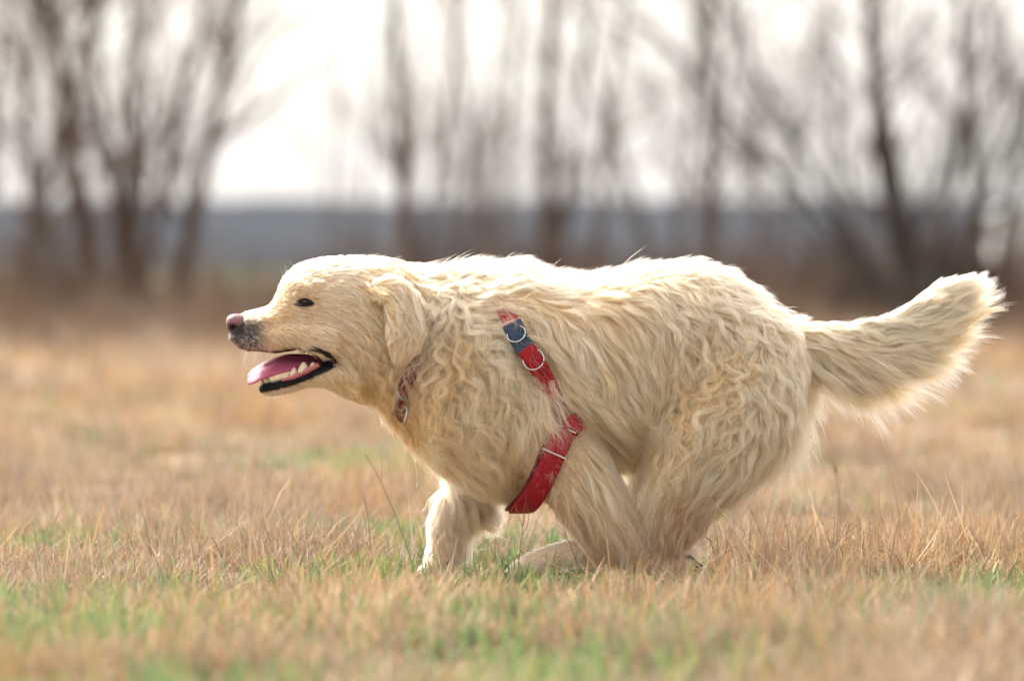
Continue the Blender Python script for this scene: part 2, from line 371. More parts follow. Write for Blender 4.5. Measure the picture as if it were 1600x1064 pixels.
# small white shed far off, beyond the trees
def shed():
    base = at(1634, 120); root = empty('garden_shed', base)
    tag(root, 'small white painted shed far off behind the bare trees', 'shed')
    mw = simple_mat('white_boards', (0.78, 0.79, 0.82), 0.6, noise=0.06, scale=8)
    mr_ = simple_mat('pale_sheet_roof', (0.62, 0.64, 0.68), 0.5, noise=0.08, scale=6)
    md = simple_mat('grey_door', (0.3, 0.32, 0.36), 0.5)
    def box(x0, x1, y0, y1, z0, z1): 
        V = [(x, y, z) for x in (x0, x1) for y in (y0, y1) for z in (z0, z1)]
        return V, [(0, 1, 3, 2), (4, 6, 7, 5), (0, 4, 5, 1), (2, 3, 7, 6), (0, 2, 6, 4), (1, 5, 7, 3)]
    V = [(-1.05, 0, 0), (1.05, 0, 0), (1.05, 0, 1.75), (0, 0, 2.15), (-1.05, 0, 1.75), (-1.05, 2, 0), (1.05, 2, 0), (1.05, 2, 1.75), (0, 2, 2.15), (-1.05, 2, 1.75)]
    F = [(0, 1, 2, 3, 4), (9, 8, 7, 6, 5), (0, 4, 9, 5), (1, 6, 7, 2), (0, 5, 6, 1), (4, 3, 8, 9), (3, 2, 7, 8)]
    mesh_obj('wall', V, F, mw, root, False)
    V = [(-1.2, -0.12, 1.71), (0, -0.12, 2.17), (1.2, -0.12, 1.71), (1.2, -0.12, 1.76), (0, -0.12, 2.23), (-1.2, -0.12, 1.76)]
    V = V + [(x, 2.12, z) for x, y, z in V]
    F = [(0, 1, 4, 5), (1, 2, 3, 4), (6, 11, 10, 7), (7, 10, 9, 8), (5, 4, 10, 11), (4, 3, 9, 10), (0, 6, 7, 1), (1, 7, 8, 2), (0, 5, 11, 6), (2, 8, 9, 3)]
    mesh_obj('roof', V, F, mr_, root, False)
    d = mesh_obj('door', *box(-0.1, 0.65, -0.03, -0.004, 0.05, 1.5), md, root, False)
    mesh_obj('handle', *box(-0.03, 0.0, -0.06, -0.034, 0.75, 0.9), mr_, d, False)
shed()
# ------------------------------------------------------------------ grass
def blades(base, height, width, az, lean, bend, col, colt, seg=3):
    """ribbon blades; base (n,3), az direction of lean, lean/bend in radians; col root colour, colt tip colour"""
    n = len(base); r = rng
    dirh = np.stack([np.cos(az), np.sin(az), 0 * az], -1)
    wa = az + math.pi / 2 + r.normal(0, 0.7, n); wd = np.stack([np.cos(wa), np.sin(wa), 0 * wa], -1)
    p = base.copy(); ring = []; cl = []
    for k in range(seg + 1):
        t = k / seg
        if k < seg:
            ww = width * (1 - 0.75 * t ** 1.6) * 0.5
            ring += [p - wd * ww[:, None], p + wd * ww[:, None]]
            c = col * (1 - t) + colt * t; cl += [c, c]
        else:
            ring += [p]; cl += [colt]
        a = lean + bend * t
        p = p + (dirh * np.sin(a)[:, None] + np.array([0, 0, 1.]) * np.cos(a)[:, None]) * (height / seg)[:, None]
    nv = 2 * seg + 1
    V = np.stack(ring, 1); Cc = np.stack(cl, 1)
    T = []
    for k in range(seg - 1):
        a, b, c, d = 2 * k, 2 * k + 1, 2 * k + 3, 2 * k + 2
        T += [(a, b, c), (a, c, d)]
    T += [(2 * seg - 2, 2 * seg - 1, 2 * seg)]
    T = np.array(T)
    F = (np.arange(n)[:, None, None] * nv + T[None]).reshape(-1, 3)
    return V.reshape(-1, 3), F, Cc.reshape(-1, 3)

class Acc:
    def __init__(s): s.V = []; s.F = []; s.C = []; s.n = 0
    def add(s, V, F, Cc): s.V.append(V); s.F.append(F + s.n); s.C.append(Cc); s.n += len(V)
    def build(s, name, mat, label):
        o = fast_mesh(name, np.concatenate(s.V), np.concatenate(s.F), mat, np.concatenate(s.C), smooth=False)
        return tag(o, label, kind='stuff')

def wedge(n, y0, y1, margin=0.35):
    """points in the strip of meadow that the lens sees (and a step to each side), even per square metre"""
    y = rng.uniform(y0, y1, int(n * 1.0))
    hw = 0.09 * (y + D) + margin
    keep = rng.uniform(0, hw.max(), len(y)) < hw
    y = y[keep]; x = rng.uniform(-1, 1, len(y)) * hw[keep]
    return x, y
def dryness(x, y):   # 0 dry .. 1 green
    return 0.45 * fbm(x * 1.1 + 11, y * 0.8 + 4, 21) + 0.55 * fbm(x * 3.6 + 5, y * 2.4 + 2, 23)

DRY = np.array([[0.44, 0.32, 0.19], [0.38, 0.26, 0.145], [0.56, 0.44, 0.30], [0.30, 0.21, 0.135], [0.45, 0.29, 0.14], [0.25, 0.185, 0.135], [0.38, 0.31, 0.23]])
GRN = np.array([[0.12, 0.19, 0.06], [0.17, 0.23, 0.075], [0.085, 0.16, 0.06], [0.26, 0.27, 0.09], [0.13, 0.21, 0.09]])

def dry_field(acc, ntuft, per, y0, y1, hmean, wmean, spread, seg=3, margin=0.35, hvar=0.35):
    x, y = wedge(ntuft, y0, y1, margin); n = len(x)
    dens = fbm(x * 2.3, y * 1.5, 31)
    k = rng.uniform(0, 1, n) < np.clip((dens - 0.3) * 3.2, 0.10, 1)
    x, y, dens = x[k], y[k], dens[k]; n = len(x)
    hs = hmean * (0.25 + 2.7 * np.clip(fbm(x * 2.3 + 7, y * 1.6, 41) - 0.25, 0, 1)) * rng.uniform(0.6, 1.35, n)
    hs = hs * np.where((np.abs(x - 0.07) < 0.42) & (np.abs(y + 0.08) < 0.24), 0.6, 1.0) * np.where((y < -0.3) & (y > -1.8), 0.9, 1.0) * np.where((((x > 0.20) & (x < 0.38)) | ((x > -0.04) & (x < 0.13))) & (y > -0.85) & (y < 0.02), 0.55, 1.0)
    taz = rng.uniform(0, 2 * math.pi, n); tc_ = DRY[rng.integers(0, len(DRY), n)] * rng.uniform(0.8, 1.15, (n, 1))
    zone = np.clip((fbm(x * 1.2 + 31, y * 0.8 + 9, 51) - 0.35) * 3.0, 0, 1)[:, None]
    tc_ = tc_ * (np.array([0.92, 0.95, 1.02]) * (1 - zone) + np.array([1.06, 0.97, 0.84]) * zone) * 0.92 * np.array([1.10, 1.08, 1.07])
    i = np.repeat(np.arange(n), per); N = len(i)
    off = rng.normal(0, spread, (N, 2))
    bx = x[i] + off[:, 0]; by = y[i] + off[:, 1]
    bz = gh(bx, by) - 0.004
    az = np.where(rng.uniform(0, 1, N) < 0.55, np.arctan2(off[:, 1], off[:, 0]) + rng.normal(0, 0.5, N), taz[i] + rng.normal(0, 0.8, N))
    h = hs[i] * np.clip(rng.normal(1, hvar, N), 0.25, 1.9)
    lean = np.abs(rng.normal(0.25, 0.3, N)); bend = np.abs(rng.normal(0.5, 0.5, N))
    flat = rng.uniform(0, 1, N) < 0.38
    lean = np.where(flat, rng.uniform(0.9, 1.45, N), lean); bend = np.where(flat, rng.normal(0.0, 0.35, N), bend); bz = bz + flat * rng.uniform(0.003, 0.02, N) * (hmean / 0.05)
    c = tc_[i] * rng.uniform(0.85, 1.15, (N, 1))
    acc.add(*blades(np.stack([bx, by, bz], -1), h, wmean * rng.uniform(0.6, 1.5, N), az, lean, bend, c * 0.86, np.clip(c * 1.1, 0, 0.8), seg))
def green_field(acc, ntuft, per, y0, y1, hmean, wmean, spread, thr=0.5, seg=3, margin=0.35, var=0.06):
    x, y = wedge(ntuft, y0, y1, margin)
    g = dryness(x, y) + 0.10 * np.clip((-y - 0.1) / 1.0, 0, 1)
    k = g + rng.normal(0, var, len(x)) > thr; x, y = x[k], y[k]; n = len(x)
    i = np.repeat(np.arange(n), per); N = len(i)
    off = rng.normal(0, spread, (N, 2)); bx = x[i] + off[:, 0]; by = y[i] + off[:, 1]; bz = gh(bx, by) - 0.003
    c = 1.25 * GRN[rng.integers(0, len(GRN), n)][i] * rng.uniform(0.8, 1.2, (N, 1))
    az = rng.uniform(0, 2 * math.pi, N)
    acc.add(*blades(np.stack([bx, by, bz], -1), hmean * np.clip(rng.normal(1, 0.3, N), 0.4, 1.8), wmean * rng.uniform(0.7, 1.4, N), az, np.abs(rng.normal(0.15, 0.2, N)), np.abs(rng.normal(0.5, 0.4, N)), c * 0.9, c * 1.1, seg))

M_DRY = blade_mat('dry_straw_blades', 0.34); M_GREEN = blade_mat('green_blades', 0.45)
a = Acc()
dry_field(a, 5600, 13, -3.6, -1.5, 0.052, 0.0038, 0.022, 3)
dry_field(a, 9800, 13, -1.5, 1.4, 0.052, 0.0030, 0.019, 3)
dry_field(a, 2200, 5, -1.5, 1.6, 0.085, 0.0030, 0.025, 3, hvar=0.5)
dry_field(a, 4600, 16, 1.4, 5.0, 0.060, 0.0030, 0.022, 3)
dry_field(a, 8500, 12, 5.0, 14, 0.075, 0.006, 0.035, 2, 1.6)
dry_field(a, 14000, 9, 14, 39, 0.10, 0.012, 0.06, 2, 4.0)
a.build('dry_grass', M_DRY, 'matted straw coloured winter grass covering the meadow')
a = Acc()
M_BRUSH = blade_mat('brown_weeds', 0.3)
_DRY = DRY; DRY = np.array([[0.13, 0.085, 0.055], [0.17, 0.115, 0.075], [0.10, 0.068, 0.046], [0.20, 0.145, 0.095]])
dry_field(a, 1200, 8, 24, 34, 0.20, 0.014, 0.12, 3, 2.0, 0.5)
dry_field(a, 11000, 9, 33, 62, 0.32, 0.018, 0.16, 3, 7.0, 0.5)
dry_field(a, 1700, 8, 38, 62, 0.55, 0.014, 0.12, 3, 7.0, 0.5)
DRY = _DRY
a.build('undergrowth', M_BRUSH, 'brown dead weeds and brush under the bare trees')
a = Acc()
green_field(a, 4200, 5, -3.6, -0.8, 0.048, 0.0044, 0.018, 0.51, var=0.10)
green_field(a, 5600, 4, -1.3, 1.4, 0.044, 0.0048, 0.014, 0.56, var=0.085)
green_field(a, 1800, 6, 1.4, 6.0, 0.05, 0.005, 0.02, 0.60)
green_field(a, 1500, 6, 6.0, 16, 0.06, 0.008, 0.04, 0.64)
a.build('green_grass', M_GREEN, 'fresh green blades growing up through the straw')

# a few dry weed stalks one can pick out
M_STALK = simple_mat('dry_stalk', (0.23, 0.16, 0.11), 0.9, noise=0.2, scale=40)
def stalk(label, u, v, y, u2, v2, seed, forks=3, rad=0.0011):
    r = np.random.default_rng(seed)
    base = np.array([(u - 800) * S, y, 0.0]); base[2] = float(gh(base[0], base[1])) - 0.005
    topp = np.array([(u2 - 800) * S, y + r.normal(0, 0.02), (GROUND_V - v2) * S])
    root = empty('weed_stalk', base); tag(root, label, 'weed', 'dry weed stalks in the grass')
    mid = (base + topp) / 2 + np.array([(u2 - u) * S * -0.12, 0, 0.02])
    t = np.linspace(0, 1, 9)[:, None]
    pts = base * (1 - t) ** 2 + 2 * mid * t * (1 - t) + topp * t ** 2 + r.normal(0, 0.0012, (9, 3))
    tb = Tubes(); tb.add(pts, np.linspace(rad, rad * 0.45, 9), 5); tb.build('stem', M_STALK, root, base)
    for k in range(forks):
        i = r.integers(3, 8); d = norm(norm(pts[i + 1] - pts[i]) + r.normal(0, 0.55, 3))
        p2, _ = wander(r, pts[i], d, r.uniform(0.02, 0.06), 4, 0.15, 0.1)
        tb = Tubes(); tb.add(p2, np.linspace(rad * 0.6, rad * 0.3, 5), 4); tb.build('twig', M_STALK, root, base)
stalk('long thin dry stalk arching up below the dog\'s chest', 655, 850, -0.14, 575, 705, 1, 1)
stalk('upright dry stalk in front of the dog\'s extended far foreleg', 705, 905, -0.15, 716, 792, 2, 4)
stalk('forked dry weed between the forelegs under the red strap', 808, 900, -0.12, 820, 800, 3, 6)
stalk('dry stalk with a hooked tip behind the dog\'s hind foot', 1128, 905, 0.10, 1096, 815, 4, 2)
stalk('bent dry stalk with a dark curled tip beyond the hind leg', 1372, 850, 1.1, 1362, 760, 5, 3, 0.0022)
stalk('long dry stalk lying aslant in the straw behind the dog', 1445, 870, 0.3, 1298, 812, 6, 2)
stalk('low slanting stalk on the open grass behind the dog', 1440, 885, 0.0, 1372, 858, 7, 2)
stalk('twiggy dry weed in front of the near foreleg', 905, 915, -0.20, 880, 822, 8, 6)
stalk('short brown stalk in the straw ahead of the dog', 470, 880, 0.15, 452, 842, 9, 2)
stalk('pale tipped stalk ahead of the dog on the open grass', 575, 880, 0.35, 562, 790, 10, 2, 0.0018)
stalk('thin twig standing at the heel of the trailing paw', 1108, 915, -0.08, 1135, 856, 11, 4)
# ------------------------------------------------------------------ the dog: body
DOG = np.array([0.12, 0.0, 0.0])
def px(u, v, y=0.0):
    """photograph pixel units (u right, v down, y away from the lens) to metres"""
    u = np.asarray(u, float); v = np.asarray(v, float); y = np.asarray(y, float)
    return np.stack(np.broadcast_arrays((u - 800) * S, y * S, (GROUND_V - v) * S), -1)

def crom(P, n):
    P = np.asarray(P, float); k = len(P)
    Q = np.vstack([2 * P[0] - P[1], P, 2 * P[-1] - P[-2]])
    t = np.linspace(0, k - 1, n); i = np.minimum(t.astype(int), k - 2); f = (t - i)[:, None]
    a, b, c, d = Q[i], Q[i + 1], Q[i + 2], Q[i + 3]
    return 0.5 * (2 * b + (c - a) * f + (2 * a - 5 * b + 4 * c - d) * f ** 2 + (3 * b - a - 3 * c + d) * f ** 3)

LOFT_V, LOFT_F, LOFT_N = [], [], 0
TAG_P, TAG_L, TAG_T, TAG_S = [], [], [], []     # sample points, part label, direction along the part, position along it
def ring_mesh(rings):
    """rings (k, m, 3) closed with end fans"""
    k, m = rings.shape[:2]; V = rings.reshape(-1, 3)
    V = np.vstack([V, rings[0].mean(0), rings[-1].mean(0)])
    F = []
    for i in range(k - 1):
        for j in range(m):
            a, b = i * m + j, i * m + (j + 1) % m
            F.append((a, b, b + m, a + m))
    for j in range(m):
        F.append((k * m, (j + 1) % m, j)); F.append((k * m + 1, (k - 1) * m + j, (k - 1) * m + (j + 1) % m))
    return V, F
def add_part(label, rings, tang):
    global LOFT_N
    V, F = ring_mesh(rings)
    LOFT_V.append(V); LOFT_F.extend([tuple(i + LOFT_N for i in f) for f in F]); LOFT_N += len(V)
    k, m = rings.shape[:2]
    TAG_P.append(rings.reshape(-1, 3)); TAG_L.extend([label] * (k * m))
    TAG_T.append(np.repeat(tang, m, 0)); TAG_S.append(np.repeat(np.linspace(0, 1, k), m))

def vloft(label, rows, n=48, m=36, pw=2.0, round_ends=True):
    """upright cross sections: rows (u, v_top, v_bottom, half width[, y])"""
    rows = np.array([list(r) + [0.0] * (5 - len(r)) for r in rows], float)
    P = crom(rows, n)
    if round_ends:
        out = []
        for end in (0, -1):
            s = P[end]; d = (P[1] - P[0]) if end == 0 else (P[-2] - P[-1])
            ext = min(s[3], (s[2] - s[1]) / 2) * 0.55
            es = []
            for a in (0.92, 0.7, 0.4):
                c = (s[1] + s[2]) / 2; h = (s[2] - s[1]) / 2 * math.sqrt(1 - a * a)
                es.append([s[0] - np.sign(d[0]) * ext * a, c - h, c + h, s[3] * math.sqrt(1 - a * a), s[4]])
            out.append(np.array(es))
        P = np.vstack([out[0], P, out[1][::-1]])
    th = np.linspace(0, 2 * math.pi, m, endpoint=False)
    ce, se = np.cos(th), np.sin(th)
    ce = np.sign(ce) * np.abs(ce) ** (2 / pw); se = np.sign(se) * np.abs(se) ** (2 / pw)
    cv = (P[:, 1] + P[:, 2]) / 2; hv = (P[:, 2] - P[:, 1]) / 2
    u = np.repeat(P[:, [0]], m, 1); v = cv[:, None] + hv[:, None] * se[None]; y = P[:, [4]] + P[:, [3]] * ce[None]
    rings = px(u, v, y)
    cen = px(P[:, 0], cv, P[:, 4]); tang = norm(np.gradient(cen, axis=0))
    add_part(label, rings, tang)

def limb(label, pts, n=40, m=24):
    """round-ish limb: rows (u, v, y, r_along_picture, r_depth)"""
    rows = np.array([list(r) + ([r[3] * 0.8] if len(r) == 4 else []) for r in pts], float)
    P = crom(rows, n)
    cen = px(P[:, 0], P[:, 1], P[:, 2]); t = norm(np.gradient(cen, axis=0))
    side = np.tile(np.array([[0, 1., 0]]), (n, 1)); side = norm(side - t * (side * t).sum(1, keepdims=True)); up = np.cross(side, t)
    th = np.linspace(0, 2 * math.pi, m, endpoint=False)
    rings = []
    tt = []
    def ring(i, f, sh):
        return cen[i] + sh * t[i] + f * S * (P[i, 3] * np.cos(th)[:, None] * up[i] + P[i, 4] * np.sin(th)[:, None] * side[i])
    for a in (0.93, 0.75, 0.45): rings.append(ring(0, math.sqrt(1 - a * a), -a * P[0, 3] * S * 0.8)); tt.append(t[0])
    for i in range(n): rings.append(ring(i, 1, 0)); tt.append(t[i])
    for a in (0.45, 0.75, 0.93): rings.append(ring(n - 1, math.sqrt(1 - a * a), a * P[-1, 3] * S * 0.8)); tt.append(t[-1])
    add_part(label, np.array(rings), np.array(tt))

# trunk: neck, chest, ribs, loin, rump
vloft('trunk', [(588, 420, 622, 60), (640, 422, 676, 72), (700, 428, 730, 88), (760, 424, 762, 102), (820, 426, 768, 112), (880, 442, 752, 116),
                (940, 440, 722, 114), (1000, 427, 705, 110), (1060, 420, 690, 104), (1110, 422, 680, 100), (1165, 452, 676, 92), (1208, 490, 660, 74), (1232, 520, 640, 50)], 64, 48, 2.25)
# head: skull, muzzle
vloft('head', [(363, 514, 534, 14), (374, 491, 543, 22), (388, 487.5, 548, 30), (410, 483, 550, 36), (427, 473, 552, 40), (436, 455, 552, 44), (445, 435, 550, 48), (455, 424, 549, 52), (472, 413, 545, 59),
               (496, 407, 543, 65), (520, 404, 560, 71), (548, 404, 596, 75), (580, 406, 612, 76), (612, 412, 620, 72), (650, 425, 615, 62)], 64, 48, 2.3)
# lower jaw, dropped open
vloft('jaw', [(408, 600, 614, 15), (416, 597, 616, 21), (432, 593, 616, 27), (455, 585, 611, 33), (480, 575, 603, 41), (505, 564, 601, 49), (530, 556, 612, 58), (560, 560, 622, 60)], 40, 32, 2.3)
# brow and cheek
for sy in (-1, 1):
    limb('head', [(458, 451, sy * 34, 12), (470, 449, sy * 43, 15), (486, 452, sy * 51, 14), (504, 458, sy * 55, 11)], 12, 16)
    limb('head', [(400, 530, sy * 24, 17), (430, 528, sy * 32, 20), (470, 520, sy * 42, 24), (520, 528, sy * 52, 34)], 18, 18)
# ears
def ear(sy):
    lab = 'ear_near' if sy < 0 else 'ear_far'
    rows = [(588, 453, 68, 15, 9), (610, 453, 82, 22, 9), (630, 474, 94, 28, 7.5), (637, 506, 100, 31, 6.5), (633, 538, 101, 26, 6), (627, 560, 99, 13, 5.5)]
    limb(lab, [(u, v, sy * y, a, b) for (u, v, y, a, b) in rows], 30, 22)
ear(-1); ear(1)
# legs
limb('foreleg_near', [(838, 600, -62, 78, 44), (868, 690, -76, 66, 42), (893, 748, -78, 52, 36), (932, 800, -74, 40, 29), (972, 842, -70, 29, 22), (1000, 866, -68, 24, 20), (1030, 882, -68, 19, 17), (1056, 884, -68, 20, 20), (1078, 880, -68, 17, 21)])
limb('foreleg_far', [(800, 620, 60, 72, 42), (775, 700, 72, 56, 40), (752, 752, 72, 42, 32), (724, 792, 70, 37, 26), (703, 822, 68, 32, 23), (697, 846, 68, 27, 20), (694, 868, 68, 25, 20), (684, 886, 68, 25, 24), (672, 893, 68, 17, 22)])
limb('foreleg_far', [(722, 806, 70, 20, 15), (748, 810, 70, 16, 13), (762, 813, 70, 12, 11)], 8, 14)
limb('hindleg_near', [(1166, 545, -58, 80, 44), (1150, 620, -72, 88, 50), (1108, 698, -80, 76, 46), (1068, 764, -78, 56, 36), (1045, 816, -72, 41, 27), (1030, 848, -68, 31, 22), (1004, 866, -66, 25, 19), (955, 862, -64, 20, 17), (905, 858, -62, 18, 17), (862, 868, -62, 18, 19), (828, 882, -62, 18, 22), (808, 887, -62, 12, 19)])
limb('hindleg_far', [(1165, 555, 58, 76, 46), (1130, 640, 70, 78, 48), (1072, 715, 74, 64, 42), (1030, 775, 74, 46, 32), (1024, 825, 70, 33, 24), (1015, 856, 68, 26, 20), (970, 868, 66, 20, 17), (925, 874, 64, 18, 18), (890, 884, 64, 17, 21), (872, 888, 64, 12, 19)])
# toes
for (u, v, y0, du) in ((1080, 880, -68, 9), (670, 894, 68, -9), (808, 888, -62, -10), (872, 889, 64, -10)):
    for j in (-1.5, -0.5, 0.5, 1.5):
        limb('paw', [(u - du * 1.3, v - 3, y0 + j * 9.5, 10, 7.5), (u, v, y0 + j * 10.5, 9.5, 7), (u + du * (1.0 + 0.25 * (2 - abs(j))), v + 3, y0 + j * 10.5, 7, 6)], 8, 12)
# tail
limb('tail', [(1205, 545, 0, 34, 30), (1250, 540, 0, 30, 26), (1296, 552, 2, 40, 22), (1345, 556, 6, 50, 18), (1400, 540, 10, 46, 15), (1448, 510, 14, 41, 13), (1486, 474, 16, 33, 10), (1506, 452, 17, 18, 7)], 44, 18)

src_me = bpy.data.meshes.new('dog_source'); src_me.from_pydata(np.concatenate(LOFT_V).tolist(), [], LOFT_F); src_me.update()
src = bpy.data.objects.new('dog_source', src_me); C.objects.link(src)
md = src.modifiers.new('join', 'REMESH'); md.mode = 'VOXEL'; md.voxel_size = 0.0030; md.use_smooth_shade = True
ms = src.modifiers.new('soft', 'SMOOTH'); ms.factor = 0.5; ms.iterations = 5
dg = bpy.context.evaluated_depsgraph_get()
body_me = bpy.data.meshes.new_from_object(src.evaluated_get(dg)); body_me.name = 'body'
bpy.data.objects.remove(src, do_unlink=True); bpy.data.meshes.remove(src_me)
nv = len(body_me.vertices); BV = np.empty(nv * 3, np.float32); body_me.vertices.foreach_get('co', BV); BV = BV.reshape(-1, 3).astype(float)
body_me.calc_loop_triangles(); nt_ = len(body_me.loop_triangles); BT = np.empty(nt_ * 3, np.int32); body_me.loop_triangles.foreach_get('vertices', BT); BT = BT.reshape(-1, 3)
BN = np.zeros_like(BV); fn = np.cross(BV[BT[:, 1]] - BV[BT[:, 0]], BV[BT[:, 2]] - BV[BT[:, 0]])
for k in range(3): np.add.at(BN, BT[:, k], fn)
BN = norm(BN)
BODY_BVH = BVHTree.FromPolygons(BV.tolist(), BT.tolist())
TAG_P = np.concatenate(TAG_P); TAG_T = np.concatenate(TAG_T); TAG_S = np.concatenate(TAG_S); TAG_L = np.array(TAG_L)
TKD = KDTree(len(TAG_P))
for i, p in enumerate(TAG_P): TKD.insert(p, i)
TKD.balance()
def label_of(P):
    i = np.array([TKD.find(p)[1] for p in P]); return TAG_L[i], TAG_T[i], TAG_S[i]
def to_uv(P): return P[:, 0] / S + 800, GROUND_V - P[:, 2] / S, P[:, 1] / S

# skin colours: real pigment of lips, nose surround, eye rims and pads
BL, BTAN, BS = label_of(BV)
U_, V_, Y_ = to_uv(BV)
skin = np.tile(np.array([[0.46, 0.33, 0.20]]), (nv, 1))
def dist_poly(u, v, poly):
    poly = np.asarray(poly, float); d = np.full(len(u), 1e9)
    P = np.stack([u, v], -1)
    for a, b in zip(poly[:-1], poly[1:]):
        ab = b - a; t = np.clip(((P - a) @ ab) / (ab @ ab), 0, 1); d = np.minimum(d, np.linalg.norm(P - a - t[:, None] * ab, axis=1))
    return d
LIP_LOW = [(402, 606), (412, 603), (434, 599), (458, 592), (482, 583), (505, 573), (519, 566)]
LIP_UP = [(359, 528), (369, 541), (390, 548), (411, 552), (432, 555), (456, 553), (474, 548), (492, 543), (508, 548), (519, 558)]
def skin_paint(u, v, y, lab, base):
    c = base.copy()
    face = np.isin(lab, ['head', 'jaw']) & (u < 560)
    def mixin(mask, col):
        c[:] = c * (1 - mask[:, None]) + np.array(col) * mask[:, None]
    mz = np.clip((432 - u) / 30, 0, 1) * np.clip((v - 494) / 12, 0, 1) * face * (lab == 'head')
    mixin(np.clip(mz, 0, 1) * 0.975, (0.022, 0.021, 0.024))
    dl = dist_poly(u, v, LIP_LOW); mixin(np.clip((11.0 - dl) / 2.5, 0, 1) * face * (v > 556), (0.006, 0.006, 0.007))
    dl = dist_poly(u, v, LIP_UP); mixin(np.clip((np.interp(u, [470, 490], [5.0, 6.5]) - dl) / 2.5, 0, 1) * face, (0.016, 0.014, 0.016))
    dc = np.hypot((u - 518) / 1.0, v - 562); mixin(np.clip((9 - dc) / 3, 0, 1) * face, (0.012, 0.011, 0.013))
    return c
skin = skin_paint(U_, V_, Y_, BL, skin)
face = np.isin(BL, ['head', 'jaw']) & (U_ < 560)
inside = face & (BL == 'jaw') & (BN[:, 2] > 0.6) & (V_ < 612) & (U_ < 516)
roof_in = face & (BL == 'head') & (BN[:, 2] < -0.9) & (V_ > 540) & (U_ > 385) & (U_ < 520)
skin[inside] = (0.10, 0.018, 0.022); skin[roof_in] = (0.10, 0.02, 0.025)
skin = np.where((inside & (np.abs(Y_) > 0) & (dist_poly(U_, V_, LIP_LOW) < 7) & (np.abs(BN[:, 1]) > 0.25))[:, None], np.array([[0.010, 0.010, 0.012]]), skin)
eye_d = np.hypot((U_ - 478) / 15.0, np.where(V_ < 474.5, (V_ - 474.5) / 8.0, (V_ - 474.5) / 3.6))
skin = np.where((face & (eye_d < 1.0))[:, None], np.array([[0.014, 0.011, 0.010]]), skin)
pads = (BL == 'paw') & (((U_ > 1078) & (V_ < 884) & (U_ > 1080)) | (BN[:, 2] < -0.4))
skin[pads] = (0.03, 0.027, 0.026)
pad2 = (BL == 'foreleg_far') & (U_ > 755) & (V_ > 795) & (V_ < 830); skin[pad2] = (0.05, 0.042, 0.038)

m, n, out = new_mat('dog_skin')
b = n.nodes.new('ShaderNodeBsdfPrincipled'); at_ = n.nodes.new('ShaderNodeAttribute'); at_.attribute_name = 'tint'
b.inputs['Roughness'].default_value = 0.5; b.inputs['Specular IOR Level'].default_value = 0.13
tc = n.nodes.new('ShaderNodeTexCoord'); nz = n.nodes.new('ShaderNodeTexNoise'); nz.inputs['Scale'].default_value = 320; nz.inputs['Detail'].default_value = 4
bp = n.nodes.new('ShaderNodeBump'); bp.inputs['Strength'].default_value = 0.9; bp.inputs['Distance'].default_value = 0.002
n.links.new(tc.outputs['Object'], nz.inputs['Vector']); n.links.new(nz.outputs['Fac'], bp.inputs['Height']); n.links.new(bp.outputs[0], b.inputs['Normal'])
n.links.new(at_.outputs['Color'], b.inputs['Base Color']); n.links.new(b.outputs[0], out.inputs[0])
M_SKIN = m

dog = empty('dog', DOG)
tag(dog, 'cream long haired golden retriever running with its mouth open, in a red harness', 'dog')
body_me.materials.clear(); body_me.materials.append(M_SKIN)
body_me.vertices.foreach_set('co', (BV - DOG).astype(np.float32).ravel())
ca = body_me.color_attributes.new('tint', 'FLOAT_COLOR', 'POINT'); cc = np.ones((nv, 4), np.float32); cc[:, :3] = skin; ca.data.foreach_set('color', cc.ravel())
body = bpy.data.objects.new('body', body_me); C.objects.link(body); body.parent = dog

def near_hit(u, v, side=-1):
    """the dog's flank under a photograph pixel, seen from the lens side (side -1) or the far side"""
    p = px(u, v, 0); o = Vector((p[0], side * 0.6, p[2]))
    loc, nn, _, _ = BODY_BVH.ray_cast(o, Vector((0, -side, 0)))
    if loc is None:
        loc, nn, _, _ = BODY_BVH.find_nearest(Vector(p))
    return np.array(loc), np.array(nn)

